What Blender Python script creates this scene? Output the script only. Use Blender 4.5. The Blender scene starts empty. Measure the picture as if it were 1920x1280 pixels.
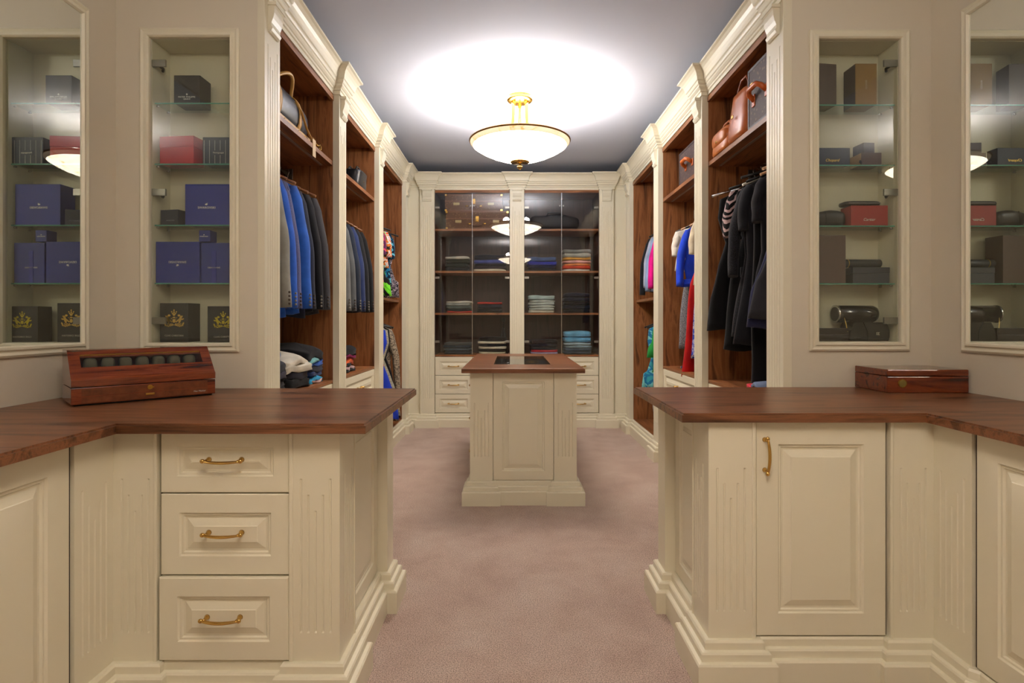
import bpy, bmesh, math, random
from mathutils import Vector, Matrix
S = bpy.context.scene
C = S.collection
PI = math.pi
F = 1050.0; EYE = 1.21
def R(d): return d*PI/180
def X_(px, D): return (px-960.0)*D/F          # real X of a point seen at column px, D metres away
def Z_(py, D): return EYE+(601.0-py)*D/F      # real height of a point seen at row py

# ------------------------------------------------------------------ camera
cd = bpy.data.cameras.new('camera'); cam = bpy.data.objects.new('camera', cd); C.objects.link(cam)
cam.location = (0, 0, EYE); cam.rotation_euler = (PI/2, 0, 0)
cd.sensor_width = 36; cd.lens = F/1920*36; cd.shift_x = 0; cd.shift_y = -39/1920
cd.clip_start = .02
S.camera = cam
# ------------------------------------------------------------------ world, exposure
w = bpy.data.worlds.new('world'); S.world = w; w.use_nodes = True
w.node_tree.nodes['Background'].inputs[0].default_value = (1, .95, .88, 1)
w.node_tree.nodes['Background'].inputs[1].default_value = .3
S.view_settings.view_transform = 'Standard'; S.view_settings.look = 'None'
S.view_settings.gamma = 1; S.view_settings.use_curve_mapping = False
S.view_settings.exposure = 0.72
LAMP_UP = 9.5      # W, bulbs throwing light up from each bowl
BOWL_EMIT = 15.5

# ------------------------------------------------------------------ materials
def lin(c):
    if isinstance(c, str):
        c = tuple(int(c[i:i+2], 16)/255 for i in (0, 2, 4))
    return tuple((x/12.92 if x <= .04045 else ((x+.055)/1.055)**2.4) for x in c)+(1,)
def newmat(name):
    m = bpy.data.materials.new(name); m.use_nodes = True
    nt = m.node_tree; b = nt.nodes['Principled BSDF']
    return m, nt, b
def N(nt, t, **kw):
    n = nt.nodes.new(t)
    for k, v in kw.items(): setattr(n, k, v)
    return n
def coords(nt, scale=(1, 1, 1), kind='Object', rot=(0, 0, 0)):
    tc = N(nt, 'ShaderNodeTexCoord'); mp = N(nt, 'ShaderNodeMapping')
    nt.links.new(tc.outputs[kind], mp.inputs[0]); mp.inputs['Scale'].default_value = scale
    mp.inputs['Rotation'].default_value = rot
    return mp.outputs[0]
def noise(nt, vec, scale, detail=4, rough=.55, dist=0):
    n = N(nt, 'ShaderNodeTexNoise'); n.inputs['Scale'].default_value = scale
    n.inputs['Detail'].default_value = detail; n.inputs['Roughness'].default_value = rough
    n.inputs['Distortion'].default_value = dist
    nt.links.new(vec, n.inputs['Vector']); return n.outputs['Fac']
def ramp(nt, fac, stops):
    r = N(nt, 'ShaderNodeValToRGB'); e = r.color_ramp.elements
    while len(e) < len(stops): e.new(.5)
    for i, (p, c) in enumerate(stops): e[i].position = p; e[i].color = lin(c)
    nt.links.new(fac, r.inputs[0]); return r.outputs[0]
def bump(nt, b, fac, dist, strength=1):
    bp = N(nt, 'ShaderNodeBump'); bp.inputs['Distance'].default_value = dist
    bp.inputs['Strength'].default_value = strength
    nt.links.new(fac, bp.inputs['Height']); nt.links.new(bp.outputs[0], b.inputs['Normal'])
def plain(name, col, rough=.5, metal=0, spec=.5, var=.06, nscale=6, bmp=0, bscale=200, coat=0):
    m, nt, b = newmat(name)
    v = coords(nt)
    f = noise(nt, v, nscale)
    c = lin(col)
    a = tuple(min(1, x*(1-var)) for x in c[:3])+(1,); d = tuple(min(1, x*(1+var)) for x in c[:3])+(1,)
    mx = N(nt, 'ShaderNodeMix', data_type='RGBA')
    nt.links.new(f, mx.inputs[0]); mx.inputs[6].default_value = a; mx.inputs[7].default_value = d
    nt.links.new(mx.outputs[2], b.inputs['Base Color'])
    b.inputs['Roughness'].default_value = rough; b.inputs['Metallic'].default_value = metal
    b.inputs['Specular IOR Level'].default_value = spec
    b.inputs['Coat Weight'].default_value = coat; b.inputs['Coat Roughness'].default_value = .06
    if bmp: bump(nt, b, noise(nt, v, bscale, 3), bmp)
    return m
def wood(name, stops, axis='z', rough=.4, coat=0, sc=1.0, spec=.4):
    m, nt, b = newmat(name)
    s = {'x': (.9, 9, 9), 'y': (9, .9, 9), 'z': (9, 9, .9)}[axis]
    v = coords(nt, tuple(q*sc for q in s))
    f1 = noise(nt, v, 1.6, 6, .6, 1.2)
    s2 = {'x': (4, 160, 160), 'y': (160, 4, 160), 'z': (160, 160, 4)}[axis]
    v2 = coords(nt, s2); f2 = noise(nt, v2, 1.0, 2)
    ad = N(nt, 'ShaderNodeMath', operation='MULTIPLY_ADD'); nt.links.new(f2, ad.inputs[0]); ad.inputs[1].default_value = .22
    nt.links.new(f1, ad.inputs[2])
    sb = N(nt, 'ShaderNodeMath', operation='SUBTRACT'); nt.links.new(ad.outputs[0], sb.inputs[0]); sb.inputs[1].default_value = .11
    nt.links.new(ramp(nt, sb.outputs[0], stops), b.inputs['Base Color'])
    b.inputs['Roughness'].default_value = rough; b.inputs['Specular IOR Level'].default_value = spec
    b.inputs['Coat Weight'].default_value = coat; b.inputs['Coat Roughness'].default_value = .05
    bump(nt, b, f2, .0004)
    return m
WAL = [(.30, '4a2a18'), (.44, '82502c'), (.56, 'a0683e'), (.68, '643c22')]
M = {}
M['cream'] = plain('cream_paint', 'e4ddc6', .38, var=.015, bmp=.0002, bscale=40)
M['cream_in'] = plain('cream_lining', 'd4cdb2', .45, var=.015)
M['walnut_z'] = wood('walnut_upright', WAL, 'z', .42)
M['walnut_x'] = wood('walnut_across', WAL, 'x', .42)
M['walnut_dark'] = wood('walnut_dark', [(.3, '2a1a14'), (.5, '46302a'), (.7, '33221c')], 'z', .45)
M['top_x'] = wood('walnut_worktop', [(.30, '38200f'), (.43, '643e26'), (.55, '855536'), (.68, '4a2c19')], 'x', .34, spec=.45)
M['mahog'] = wood('mahogany', [(.3, '300f06'), (.44, '6c2c12'), (.55, '80391a'), (.7, '40160a')], 'x', .14, coat=.5, sc=1.5)
M['burl'] = plain('burl_veneer', '6a3418', .16, var=.75, nscale=30, coat=.5)
M['black'] = plain('black_recess', '0c0a09', .7)
M['gap'] = plain('dark_gap', '2b1d12', .6)
M['brass'] = plain('polished_brass', 'd2aa62', .17, metal=1, var=.05)
M['gold'] = plain('gold_plate', 'c79a4a', .22, metal=1, var=.04)
M['chrome'] = plain('chrome', 'c9c9c9', .16, metal=1, var=.02)
M['clip'] = plain('satin_steel', '8f8b83', .35, metal=.9, var=.02)
M['white_p'] = plain('white_plastic', 'd8d4cc', .4)
M['alu'] = plain('aluminium_strip', 'a99a90', .35, metal=.6)
def mat_wall():
    m, nt, b = newmat('cream_wall'); b.inputs['Base Color'].default_value = lin('d9d0bd'); b.inputs['Roughness'].default_value = .42
    v = coords(nt); bump(nt, b, noise(nt, v, 300, 2), .0002); return m
M['wall'] = mat_wall()
M['ceil'] = plain('ceiling_paint', 'c9d0e2', .85, var=.01, bmp=.0003, bscale=120, spec=.2)
def mat_carpet():
    m, nt, b = newmat('pink_beige_carpet'); v = coords(nt, kind='Object')
    f = noise(nt, v, 3.2, 7, .68, .3); g = noise(nt, v, 230, 4, .75)
    col = ramp(nt, f, [(.32, 'd6b7a8'), (.5, 'e5c9ba'), (.68, 'efd8ca')])
    mx = N(nt, 'ShaderNodeMix', data_type='RGBA', blend_type='MULTIPLY'); mx.inputs[0].default_value = 1
    nt.links.new(col, mx.inputs[6]); nt.links.new(ramp(nt, g, [(.38, '94867e'), (.56, 'ffffff')]), mx.inputs[7])
    nt.links.new(mx.outputs[2], b.inputs['Base Color'])
    b.inputs['Roughness'].default_value = .95; b.inputs['Specular IOR Level'].default_value = .1
    b.inputs['Sheen Weight'].default_value = .25
    bump(nt, b, g, .006); return m
M['carpet'] = mat_carpet()
def mat_glass(name, tint, ior=1.5, boost=1.0, rough=0.0):
    m = bpy.data.materials.new(name); m.use_nodes = True; nt = m.node_tree
    nt.nodes.remove(nt.nodes['Principled BSDF']); out = nt.nodes['Material Output']
    tr = N(nt, 'ShaderNodeBsdfTransparent'); tr.inputs[0].default_value = tint
    gl = N(nt, 'ShaderNodeBsdfGlossy'); gl.inputs['Roughness'].default_value = rough
    lw = N(nt, 'ShaderNodeLayerWeight'); lw.inputs[0].default_value = .5          # facing = 1-cos
    pw_ = N(nt, 'ShaderNodeMath', operation='POWER'); nt.links.new(lw.outputs['Facing'], pw_.inputs[0]); pw_.inputs[1].default_value = 5
    ma = N(nt, 'ShaderNodeMath', operation='MULTIPLY_ADD'); nt.links.new(pw_.outputs[0], ma.inputs[0]); ma.inputs[1].default_value = .96; ma.inputs[2].default_value = .043*boost; ma.use_clamp = True
    ge = N(nt, 'ShaderNodeNewGeometry'); iv = N(nt, 'ShaderNodeMath', operation='SUBTRACT'); iv.inputs[0].default_value = 1; nt.links.new(ge.outputs['Backfacing'], iv.inputs[1])
    mu = N(nt, 'ShaderNodeMath', operation='MULTIPLY'); nt.links.new(ma.outputs[0], mu.inputs[0]); nt.links.new(iv.outputs[0], mu.inputs[1])
    mx = N(nt, 'ShaderNodeMixShader'); nt.links.new(mu.outputs[0], mx.inputs[0])
    nt.links.new(tr.outputs[0], mx.inputs[1]); nt.links.new(gl.outputs[0], mx.inputs[2])
    nt.links.new(mx.outputs[0], out.inputs[0]); return m
M['glass'] = mat_glass('clear_glass', (.97, .99, .98, 1), 1.5, 2.0)
M['glass_door'] = mat_glass('door_glass', (.97, .98, .98, 1), 1.5, 1.4)
M['shelf_glass'] = mat_glass('shelf_glass', (.93, .98, .96, 1), 1.5, 1.2)
M['glass_edge'] = plain('green_glass_edge', '4f9480', .15, var=.05)
def mat_mirror():
    m, nt, b = newmat('mirror'); b.inputs['Base Color'].default_value = (.86, .9, .88, 1)
    b.inputs['Metallic'].default_value = 1; b.inputs['Roughness'].default_value = .003; return m
M['mirror'] = mat_mirror()
def mat_bowl(tint, stren):
    m, nt, b = newmat('alabaster'); v = coords(nt)
    f = noise(nt, v, 5, 5, .6, 2.5)
    col = ramp(nt, f, [(.36, 'f0c48a'), (.43, 'fff1dd'), (.6, 'fff8ee')])
    nt.links.new(col, b.inputs['Base Color']); mt = N(nt, 'ShaderNodeMix', data_type='RGBA', blend_type='MULTIPLY'); mt.inputs[0].default_value = 1; nt.links.new(col, mt.inputs[6]); mt.inputs[7].default_value = tint+(1,); nt.links.new(mt.outputs[2], b.inputs['Emission Color'])
    b.inputs['Emission Strength'].default_value = stren; b.inputs['Roughness'].default_value = .35; return m
M['bowl_far'] = mat_bowl((1, .98, .95), BOWL_EMIT)
M['bowl_rim_falloff'] = mat_bowl((1, .80, .55), .55)  # light fall-off toward the rim painted in as a dimmer, warmer glow
M['bowl_near'] = mat_bowl((1, .94, .84), BOWL_EMIT*.8)
_fab = {}
def fabric(col, rough=.9, pat=None, col2=None, sc=60, var=.12, sheen=.0):
    key = (col, rough, pat, col2, sc)
    if key in _fab: return _fab[key]
    m, nt, b = newmat('cloth_'+(pat or 'plain')+'_'+col)
    v = coords(nt); base = lin(col)
    if pat == 'stripe':
        wv = N(nt, 'ShaderNodeTexWave', bands_direction='X'); wv.inputs['Scale'].default_value = sc
        wv.inputs['Distortion'].default_value = .6
        nt.links.new(v, wv.inputs['Vector']); cc = ramp(nt, wv.outputs['Fac'], [(.45, col), (.55, col2)])
    elif pat == 'chain':
        wv = N(nt, 'ShaderNodeTexWave', bands_direction='DIAGONAL'); wv.inputs['Scale'].default_value = sc
        wv.inputs['Distortion'].default_value = 5
        nt.links.new(v, wv.inputs['Vector']); cc = ramp(nt, wv.outputs['Fac'], [(.52, col), (.6, col2)])
    elif pat == 'dots':
        vo = N(nt, 'ShaderNodeTexVoronoi'); vo.inputs['Scale'].default_value = sc
        nt.links.new(v, vo.inputs['Vector']); cc = ramp(nt, vo.outputs['Distance'], [(.22, col2), (.3, col)])
    elif pat == 'print':
        cc = ramp(nt, noise(nt, v, sc, 3, .6, 1.5), [(.42, col), (.5, col2), (.56, col)])
    elif pat == 'tweed':
        cc = ramp(nt, noise(nt, v, sc, 2, .8), [(.42, col), (.6, col2)])
    elif pat == 'multi':
        n = N(nt, 'ShaderNodeTexNoise'); n.inputs['Scale'].default_value = sc; n.inputs['Distortion'].default_value = 1.5
        nt.links.new(v, n.inputs['Vector'])
        r = N(nt, 'ShaderNodeValToRGB'); r.color_ramp.interpolation = 'CONSTANT'
        cs = col2.split(','); e = r.color_ramp.elements
        while len(e) < len(cs): e.new(.5)
        for i, q in enumerate(cs): e[i].position = .3+.4*i/len(cs) if i else 0; e[i].color = lin(q)
        nt.links.new(n.outputs['Fac'], r.inputs[0]); cc = r.outputs[0]
    else:
        cc = ramp(nt, noise(nt, v, 7), [(.3, tuple(max(0, int(col[i:i+2], 16)/255*(1-var)) for i in (0, 2, 4))), (.7, tuple(min(1, int(col[i:i+2], 16)/255*(1+var)) for i in (0, 2, 4)))])
    nt.links.new(cc, b.inputs['Base Color'])
    b.inputs['Roughness'].default_value = rough; b.inputs['Specular IOR Level'].default_value = .15
    b.inputs['Sheen Weight'].default_value = .12
    bump(nt, b, noise(nt, v, 380, 2), .0008); _fab[key] = m; return m
_pl = {}
def card(col, rough=.55, metal=0, coat=0, var=.04):
    k = (col, rough, metal, coat)
    if k not in _pl: _pl[k] = plain('finish_'+col, col, rough, metal, var=var, coat=coat)
    return _pl[k]

# ------------------------------------------------------------------ mesh helpers
class MB:
    def __init__(s): s.v = []; s.f = []; s.m = []; s.sm = []
    def add(s, vs, fs, mi=0, smooth=False):
        o = len(s.v); s.v += [tuple(v) for v in vs]
        for f in fs: s.f.append([i+o for i in f]); s.m.append(mi); s.sm.append(smooth)
        return s
    def box(s, x0, y0, z0, x1, y1, z1, mi=0, bev=0):
        if bev:
            b = min(bev, abs(x1-x0)/2.2, abs(y1-y0)/2.2, abs(z1-z0)/2.2)
            bm = bmesh.new(); bmesh.ops.create_cube(bm, size=1)
            for q in bm.verts: q.co = Vector(((x0+x1)/2+q.co.x*abs(x1-x0), (y0+y1)/2+q.co.y*abs(y1-y0), (z0+z1)/2+q.co.z*abs(z1-z0)))
            bmesh.ops.bevel(bm, geom=bm.edges[:], offset=b, segments=2, affect='EDGES', profile=.5)
            bm.verts.index_update()
            s.add([q.co[:] for q in bm.verts], [[q.index for q in f.verts] for f in bm.faces], mi); bm.free(); return s
        vs = [(x, y, z) for z in (z0, z1) for y in (y0, y1) for x in (x0, x1)]
        return s.add(vs, [(0, 2, 3, 1), (4, 5, 7, 6), (0, 1, 5, 4), (2, 6, 7, 3), (0, 4, 6, 2), (1, 3, 7, 5)], mi)
    def loft(s, rings, mi=0, closed=True, caps=True, smooth=True):
        n = len(rings[0]); vs = [p for r in rings for p in r]; fs = []
        for a in range(len(rings)-1):
            for i in range(n if closed else n-1):
                j = (i+1) % n; fs.append((a*n+i, a*n+j, (a+1)*n+j, (a+1)*n+i))
        s.add(vs, fs, mi, smooth)
        if caps and closed:
            o = len(s.v)-len(vs)
            s.f.append([o+i for i in range(n)][::-1]); s.m.append(mi); s.sm.append(False)
            s.f.append([o+(len(rings)-1)*n+i for i in range(n)]); s.m.append(mi); s.sm.append(False)
        return s
    def tube(s, path, rad, n=8, mi=0, flat=1.0, caps=True):
        path = [Vector(p) for p in path]; rings = []
        if not isinstance(rad, (list, tuple)): rad = [rad]*len(path)
        up0 = None
        for i, p in enumerate(path):
            t = (path[min(i+1, len(path)-1)]-path[max(i-1, 0)]).normalized()
            if up0 is None: up0 = Vector((0, 0, 1)) if abs(t.z) < .9 else Vector((1, 0, 0))
            a = t.cross(up0)
            if a.length < 1e-5: a = t.orthogonal()
            a.normalize(); b = a.cross(t).normalized(); up0 = b
            rings.append([tuple(p+a*math.cos(q)*rad[i]+b*math.sin(q)*rad[i]*flat) for q in [2*PI*k/n for k in range(n)]])
        return s.loft(rings, mi, True, caps)
    def lathe(s, prof, n=32, mi=0, c=(0, 0, 0), smooth=True):
        rings = [[(c[0]+r*math.cos(2*PI*k/n), c[1]+r*math.sin(2*PI*k/n), c[2]+z) for k in range(n)] for r, z in prof]
        return s.loft(rings, mi, True, True, smooth)
    def ell(s, c, r, n=16, m=10, e=1.0, mi=0, fn=None):
        rings = []
        def sp(a, p): return math.copysign(abs(a)**p, a)
        for j in range(m+1):
            ph = -PI/2+PI*j/m; ring = []
            for k in range(n):
                th = 2*PI*k/n
                p = [sp(math.cos(ph), e)*sp(math.cos(th), e)*r[0], sp(math.cos(ph), e)*sp(math.sin(th), e)*r[1], sp(math.sin(ph), e)*r[2]]
                if fn: p = fn(p)
                ring.append((c[0]+p[0], c[1]+p[1], c[2]+p[2]))
            rings.append(ring)
        return s.loft(rings, mi, True, False)
    def prism(s, poly, a, b, axis='x', mi=0):
        n = len(poly)
        def mk(t, p): return {'x': (t, p[0], p[1]), 'y': (p[0], t, p[1]), 'z': (p[0], p[1], t)}[axis]
        vs = [mk(a, p) for p in poly]+[mk(b, p) for p in poly]
        fs = [[i for i in range(n)][::-1], [n+i for i in range(n)]]+[(i, (i+1) % n, n+(i+1) % n, n+i) for i in range(n)]
        return s.add(vs, fs, mi)
    def xf(s, mat):
        s.v = [tuple(mat @ Vector(v)) for v in s.v]; return s
    def merge(s, o, mi=0):
        off = len(s.v); s.v += o.v
        s.f += [[i+off for i in f] for f in o.f]; s.m += [mi+q for q in o.m]; s.sm += o.sm; return s
    def build(s, name, mats, parent=None, label=None, kind=None):
        me = bpy.data.meshes.new(name); me.from_pydata(s.v, [], s.f)
        if not isinstance(mats, (list, tuple)): mats = [mats]
        for q in mats: me.materials.append(q)
        me.polygons.foreach_set('material_index', [min(q, len(mats)-1) for q in s.m])
        me.polygons.foreach_set('use_smooth', s.sm); me.validate()
        bm = bmesh.new(); bm.from_mesh(me); bmesh.ops.recalc_face_normals(bm, faces=bm.faces[:]); bm.to_mesh(me); bm.free()
        o = bpy.data.objects.new(name, me); C.objects.link(o)
        if parent: o.parent = parent
        if label: o['label'] = label
        if kind: o['kind'] = kind
        return o
def thing(name, label, cat, loc=(0, 0, 0), rz=0, group=None):
    o = bpy.data.objects.new(name, None); C.objects.link(o); o.location = loc; o.rotation_euler = (0, 0, rz)
    o.empty_display_size = .05; o['label'] = label; o['category'] = cat
    if group: o['group'] = group
    return o
def struct(name, mb, mats): return mb.build(name, mats, None, None, 'structure')

def sweep(path, prof, i0=0, i1=None, closed=False):
    """sweep a closed profile [(outward offset, z)] along an XY path; outward = right-hand side of the direction of travel"""
    P = [Vector(p) for p in path]; n = len(P); i1 = n if i1 is None else i1; rings = []
    for i in range(i0, i1):
        if closed: a, b, c = P[(i-1) % n], P[i % n], P[(i+1) % n]
        else: a, b, c = P[max(i-1, 0)], P[i], P[min(i+1, n-1)]
        d1 = (b-a); d2 = (c-b)
        if d1.length < 1e-9: d1 = d2
        if d2.length < 1e-9: d2 = d1
        d1 = d1.normalized(); d2 = d2.normalized()
        n1 = Vector((d1.y, -d1.x)); n2 = Vector((d2.y, -d2.x)); m = (n1+n2)
        m = m/max(.2, m.dot(n1)) if m.length > 1e-6 else n1
        rings.append([(b.x+m.x*o, b.y+m.y*o, z) for o, z in prof])
    mb = MB()
    if closed: rings.append(rings[0]); mb.loft(rings, 0, True, False, False)
    else: mb.loft(rings, 0, True, True, False)
    return mb
PLINTH = [(-.03, 0), (.05, 0), (.05, .086), (.046, .092), (.034, .094), (.034, .116), (.030, .122), (.018, .124), (.018, .146), (.013, .153), (-.03, .153)]
CROWN = [(-.03, 2.70), (.008, 2.70), (.008, 2.722), (.016, 2.726), (.016, 2.738), (.022, 2.742), (.030, 2.752), (.030, 2.764), (.036, 2.768), (.040, 2.778), (.040, 2.786),
         (.047, 2.792), (.050, 2.808), (.056, 2.828), (.066, 2.846), (.080, 2.860), (.092, 2.866), (.092, 2.878), (-.03, 2.878)]
def frame_loop(u0, v0, u1, v1, prof):
    """moulding round a rectangle in local x/z; prof = [(distance outward from the rectangle, height toward -y)]"""
    rings = []
    for (u, v, su, sv) in ((u0, v0, -1, -1), (u1, v0, 1, -1), (u1, v1, 1, 1), (u0, v1, -1, 1)):
        rings.append([(u+su*o, -h, v+sv*o) for o, h in prof])
    rings.append(rings[0]); return MB().loft(rings, 0, True, False, False)
def raised(x0, z0, x1, z1, t=.02, fr=.055, y=0):
    """raised-panel front: back at y, face at y-t"""
    mb = MB(); w_ = x1-x0; h_ = z1-z0; fr = min(fr, w_*.22, h_*.26); q = min(1, fr/.05)
    L = [(0, 0), (0, t-.003), (.003, t), (fr, t), (fr+.004*q, t-.006), (fr+.010*q, t-.006), (fr+.014*q, t-.011), (fr+.020*q, t-.011), (fr+.042*q, t-.003), (fr+.044*q, t-.001)]
    rings = [[(x0+i, y-d, z0+i), (x1-i, y-d, z0+i), (x1-i, y-d, z1-i), (x0+i, y-d, z1-i)] for i, d in L]
    return mb.loft(rings, 0, True, True, False)
def pil(x0, x1, z0, z1, t=.04, y=0, flute=True, fz0=None, fz1=None, nf=5, bead=True):
    """fluted pilaster, face at y, body behind it (y..y+t)"""
    mb = MB(); w_ = x1-x0
    if not flute: return mb.box(x0, y, z0, x1, y+t, z1)
    fz0 = z0+.17 if fz0 is None else fz0; fz1 = z1-.2 if fz1 is None else fz1
    mar = w_*.17; pt = (w_-2*mar)/(nf-.66); fw = pt*.34; seg = [('f', x0, x0+mar)]
    u = x0+mar
    for k in range(nf):
        seg.append(('g', u, u+fw, k)); u += fw
        if k < nf-1: seg.append(('f', u, u+pt-fw)); u += pt-fw
    seg.append(('f', u, x1)); g = min(.004, fw*.6)
    for sg in seg:
        a, b = sg[1], sg[2]
        if sg[0] == 'f': mb.add([(a, y, z0), (b, y, z0), (b, y, z1), (a, y, z1)], [(0, 1, 2, 3)]); continue
        k = sg[3]; off = (1-abs(k-(nf-1)/2)/((nf-1)/2))*.10; t1 = fz1-off; b0 = fz0
        mb.add([(a, y, z0), (b, y, z0), (b, y, b0), (a, y, b0)], [(0, 1, 2, 3)])
        mb.add([(a, y, t1), (b, y, t1), (b, y, z1), (a, y, z1)], [(0, 1, 2, 3)])
        d = b-a; xs = [a, a+d*.2, a+d*.5, a+d*.8, b]; ys = [0, g*.75, g, g*.75, 0]
        rb = [(xx, y+yy, b0+yy*1.5) for xx, yy in zip(xs, ys)]; rt = [(xx, y+yy, t1-yy*1.5) for xx, yy in zip(xs, ys)]
        mb.loft([rb, rt], 0, False, False, True)
        mb.add([(a, y, b0)]+rb[1:4]+[(b, y, b0)], [(0, 1, 2, 3, 4)]); mb.add([(a, y, t1)]+rt[1:4]+[(b, y, t1)], [(0, 1, 2, 3, 4)])
    mb.add([(x0, y, z0), (x0, y+t, z0), (x0, y+t, z1), (x0, y, z1)], [(0, 1, 2, 3)])
    mb.add([(x1, y, z0), (x1, y+t, z0), (x1, y+t, z1), (x1, y, z1)], [(0, 1, 2, 3)])
    mb.add([(x0, y+t, z0), (x1, y+t, z0), (x1, y+t, z1), (x0, y+t, z1)], [(0, 1, 2, 3)])
    mb.add([(x0, y, z1), (x1, y, z1), (x1, y+t, z1), (x0, y+t, z1)], [(0, 1, 2, 3)])
    mb.add([(x0, y, z0), (x1, y, z0), (x1, y+t, z0), (x0, y+t, z0)], [(0, 1, 2, 3)])
    return mb
def corbel(xc, w_, z1, h=.14, y=0):
    prof = [(y+.001, z1), (y-.034, z1), (y-.036, z1-.018), (y-.030, z1-.024), (y-.030, z1-.05), (y-.024, z1-.075), (y-.016, z1-.095), (y-.016, z1-h+.03), (y-.022, z1-h+.02), (y-.016, z1-h+.008), (y-.008, z1-h), (y+.001, z1-h)]
    return MB().prism(prof, xc-w_/2, xc+w_/2, 'x').box(xc-w_/2-.006, y-.04, z1-.016, xc+w_/2+.006, y+.001, z1-.001)
def handle_mb(cx, cz, L=.112, y=0, vertical=False):
    mb = MB(); n = 13; path = []
    for i in range(n):
        t = -1+2*i/(n-1); path.append((t*L/2, -.024-.008*math.cos(t*PI/2), -.003*(1-t*t)))
    mb.tube(path, [.0045+.002*math.cos(2.8*(-1+2*i/(n-1))*.5) for i in range(n)], 8, 0, .75)
    for s_ in (-1, 1):
        mb.tube([(s_*L*.44, 0, 0), (s_*L*.44, -.006, 0), (s_*L*.44, -.012, 0), (s_*L*.44, -.026, 0)], [.009, .007, .0045, .005], 10)
        mb.ell((s_*L*.5, -.025, .001), (.008, .006, .007), 10, 6)
    if vertical: mb.xf(Matrix.Rotation(PI/2, 4, 'Y'))
    return mb.xf(Matrix.Translation((cx, y, cz)))

# ------------------------------------------------------------------ dimensions
XL, XR = -1.825, 1.945          # side walls of the near room
DW = 2.58; DWR = 2.60           # facing walls with the display niches
CX = .06                        # middle of the aisle
PF = 1.20                       # half aisle between pilaster faces
PLX, PRX = CX-PF, CX+PF
CEIL = 2.985
YB = 6.35                       # back pilaster faces
YN = -2.2
ZS = [1.30, 1.78, 2.26]; ZBASE = .82; ZTOP = 2.69

# ------------------------------------------------------------------ room shell
struct('floor', MB().box(-2.1, YN-.1, -.05, 2.2, 7.2, 0), M['carpet'])
struct('ceiling', MB().box(-2.1, YN-.1, CEIL, 2.2, 7.2, CEIL+.05), M['ceil'])
struct('wall_left', MB().box(XL-.08, YN, 0, XL, DW, CEIL), M['wall'])
struct('wall_right', MB().box(XR, YN, 0, XR+.08, DWR, CEIL), M['wall'])
struct('wall_behind', MB().box(XL-.08, YN-.08, 0, XR+.08, YN, CEIL), M['wall'])
struct('wall_far_left', MB().box(-1.86, DW+.2, 0, -1.80, 7.06, CEIL), M['wall'])
struct('wall_far_right', MB().box(1.92, DWR+.2, 0, 1.98, 7.06, CEIL), M['wall'])
struct('wall_back', MB().box(-1.86, 7.02, 0, 1.98, 7.08, CEIL), M['wall'])
NL = dict(x0=-1.668, x1=-1.297, z0=1.108, z1=2.512)
NR = dict(x0=1.421, x1=1.800, z0=1.112, z1=2.515)
def niche_wall(name, xa, xb, n, y, seams):
    mb = MB(); t = .17
    mb.box(xa, y, 0, n['x0'], y+t, CEIL).box(n['x1'], y, 0, xb, y+t, CEIL)
    mb.box(n['x0'], y, 0, n['x1'], y+t, n['z0']).box(n['x0'], y, n['z1'], n['x1'], y+t, CEIL)
    return struct(name, mb, M['wall'])
niche_wall('wall_front_left', XL-.05, -1.172, NL, DW, [])
niche_wall('wall_front_right', 1.30, XR+.05, NR, DWR, [])
# narrow stile where the facing walls end
struct('trim_1', MB().box(-1.170, DW+.003, 0, PLX-.002, DW+.17, CEIL), M['cream'])
struct('trim_2', MB().box(PRX+.002, DWR+.003, 0, 1.298, DWR+.17, CEIL), M['cream'])

# crown and plinth run round the closet
pY = [(DW+.001, DW+.172), (3.695, 3.850), (4.807, 4.965), (6.006, 6.160)]
BX = [(-1.043, -.881), (-.025, .139), (.992, 1.154)]
FD = .042                       # frame plane behind pilaster faces
def closet_path(off=0):
    P = []
    L = PLX; Lf = PLX-FD
    P.append((L, pY[0][0]-.0)); P.append((L, pY[0][1])); P.append((Lf, pY[0][1]))
    for a, b in pY[1:]: P += [(Lf, a), (L, a), (L, b), (Lf, b)]
    P.append((Lf, YB+FD))
    for k, (a, b) in enumerate(BX): P += [(a, YB+FD), (a, YB), (b, YB), (b, YB+FD)]
    Rr = PRX; Rf = PRX+FD
    P.append((Rf, YB+FD))
    for a, b in reversed(pY[1:]): P += [(Rf, b+.02*(a < 6)), (Rr, b+.02*(a < 6)), (Rr, a+.02*(a < 6)), (Rf, a+.02*(a < 6))]
    P += [(Rf, pY[0][1]+.02), (Rr, pY[0][1]+.02), (Rr, pY[0][0]+.02)]
    return P
CP = closet_path(); iL = CP.index((PLX-FD, YB+FD)); iR = CP.index((PRX+FD, YB+FD))
for nm, prof, base in (('trim_', CROWN, 3), ('baseboard_', PLINTH, 0)):
    for k, (a, b, side) in enumerate(((0, iL+1, 'left'), (iL, iR+1, 'back'), (iR, len(CP), 'right'))):
        mb = sweep(CP, prof, a, b)
        struct(nm+(str(base+k) if nm == 'trim_' else side), mb, M['cream'])
# flat filler panels in the back corners and strip above the crown
struct('trim_6', MB().box(PLX-FD-.02, YB+FD, 0, BX[0][0], YB+FD+.02, 2.72).box(PLX-FD-.02, pY[3][1]-.002, 0, PLX-FD, YB+FD, 2.72), M['cream'])
struct('trim_7', MB().box(BX[2][1], YB+FD, 0, PRX+FD+.02, YB+FD+.02, 2.72).box(PRX+FD, pY[3][1]-.002, 0, PRX+FD+.02, YB+FD, 2.72), M['cream'])

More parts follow.
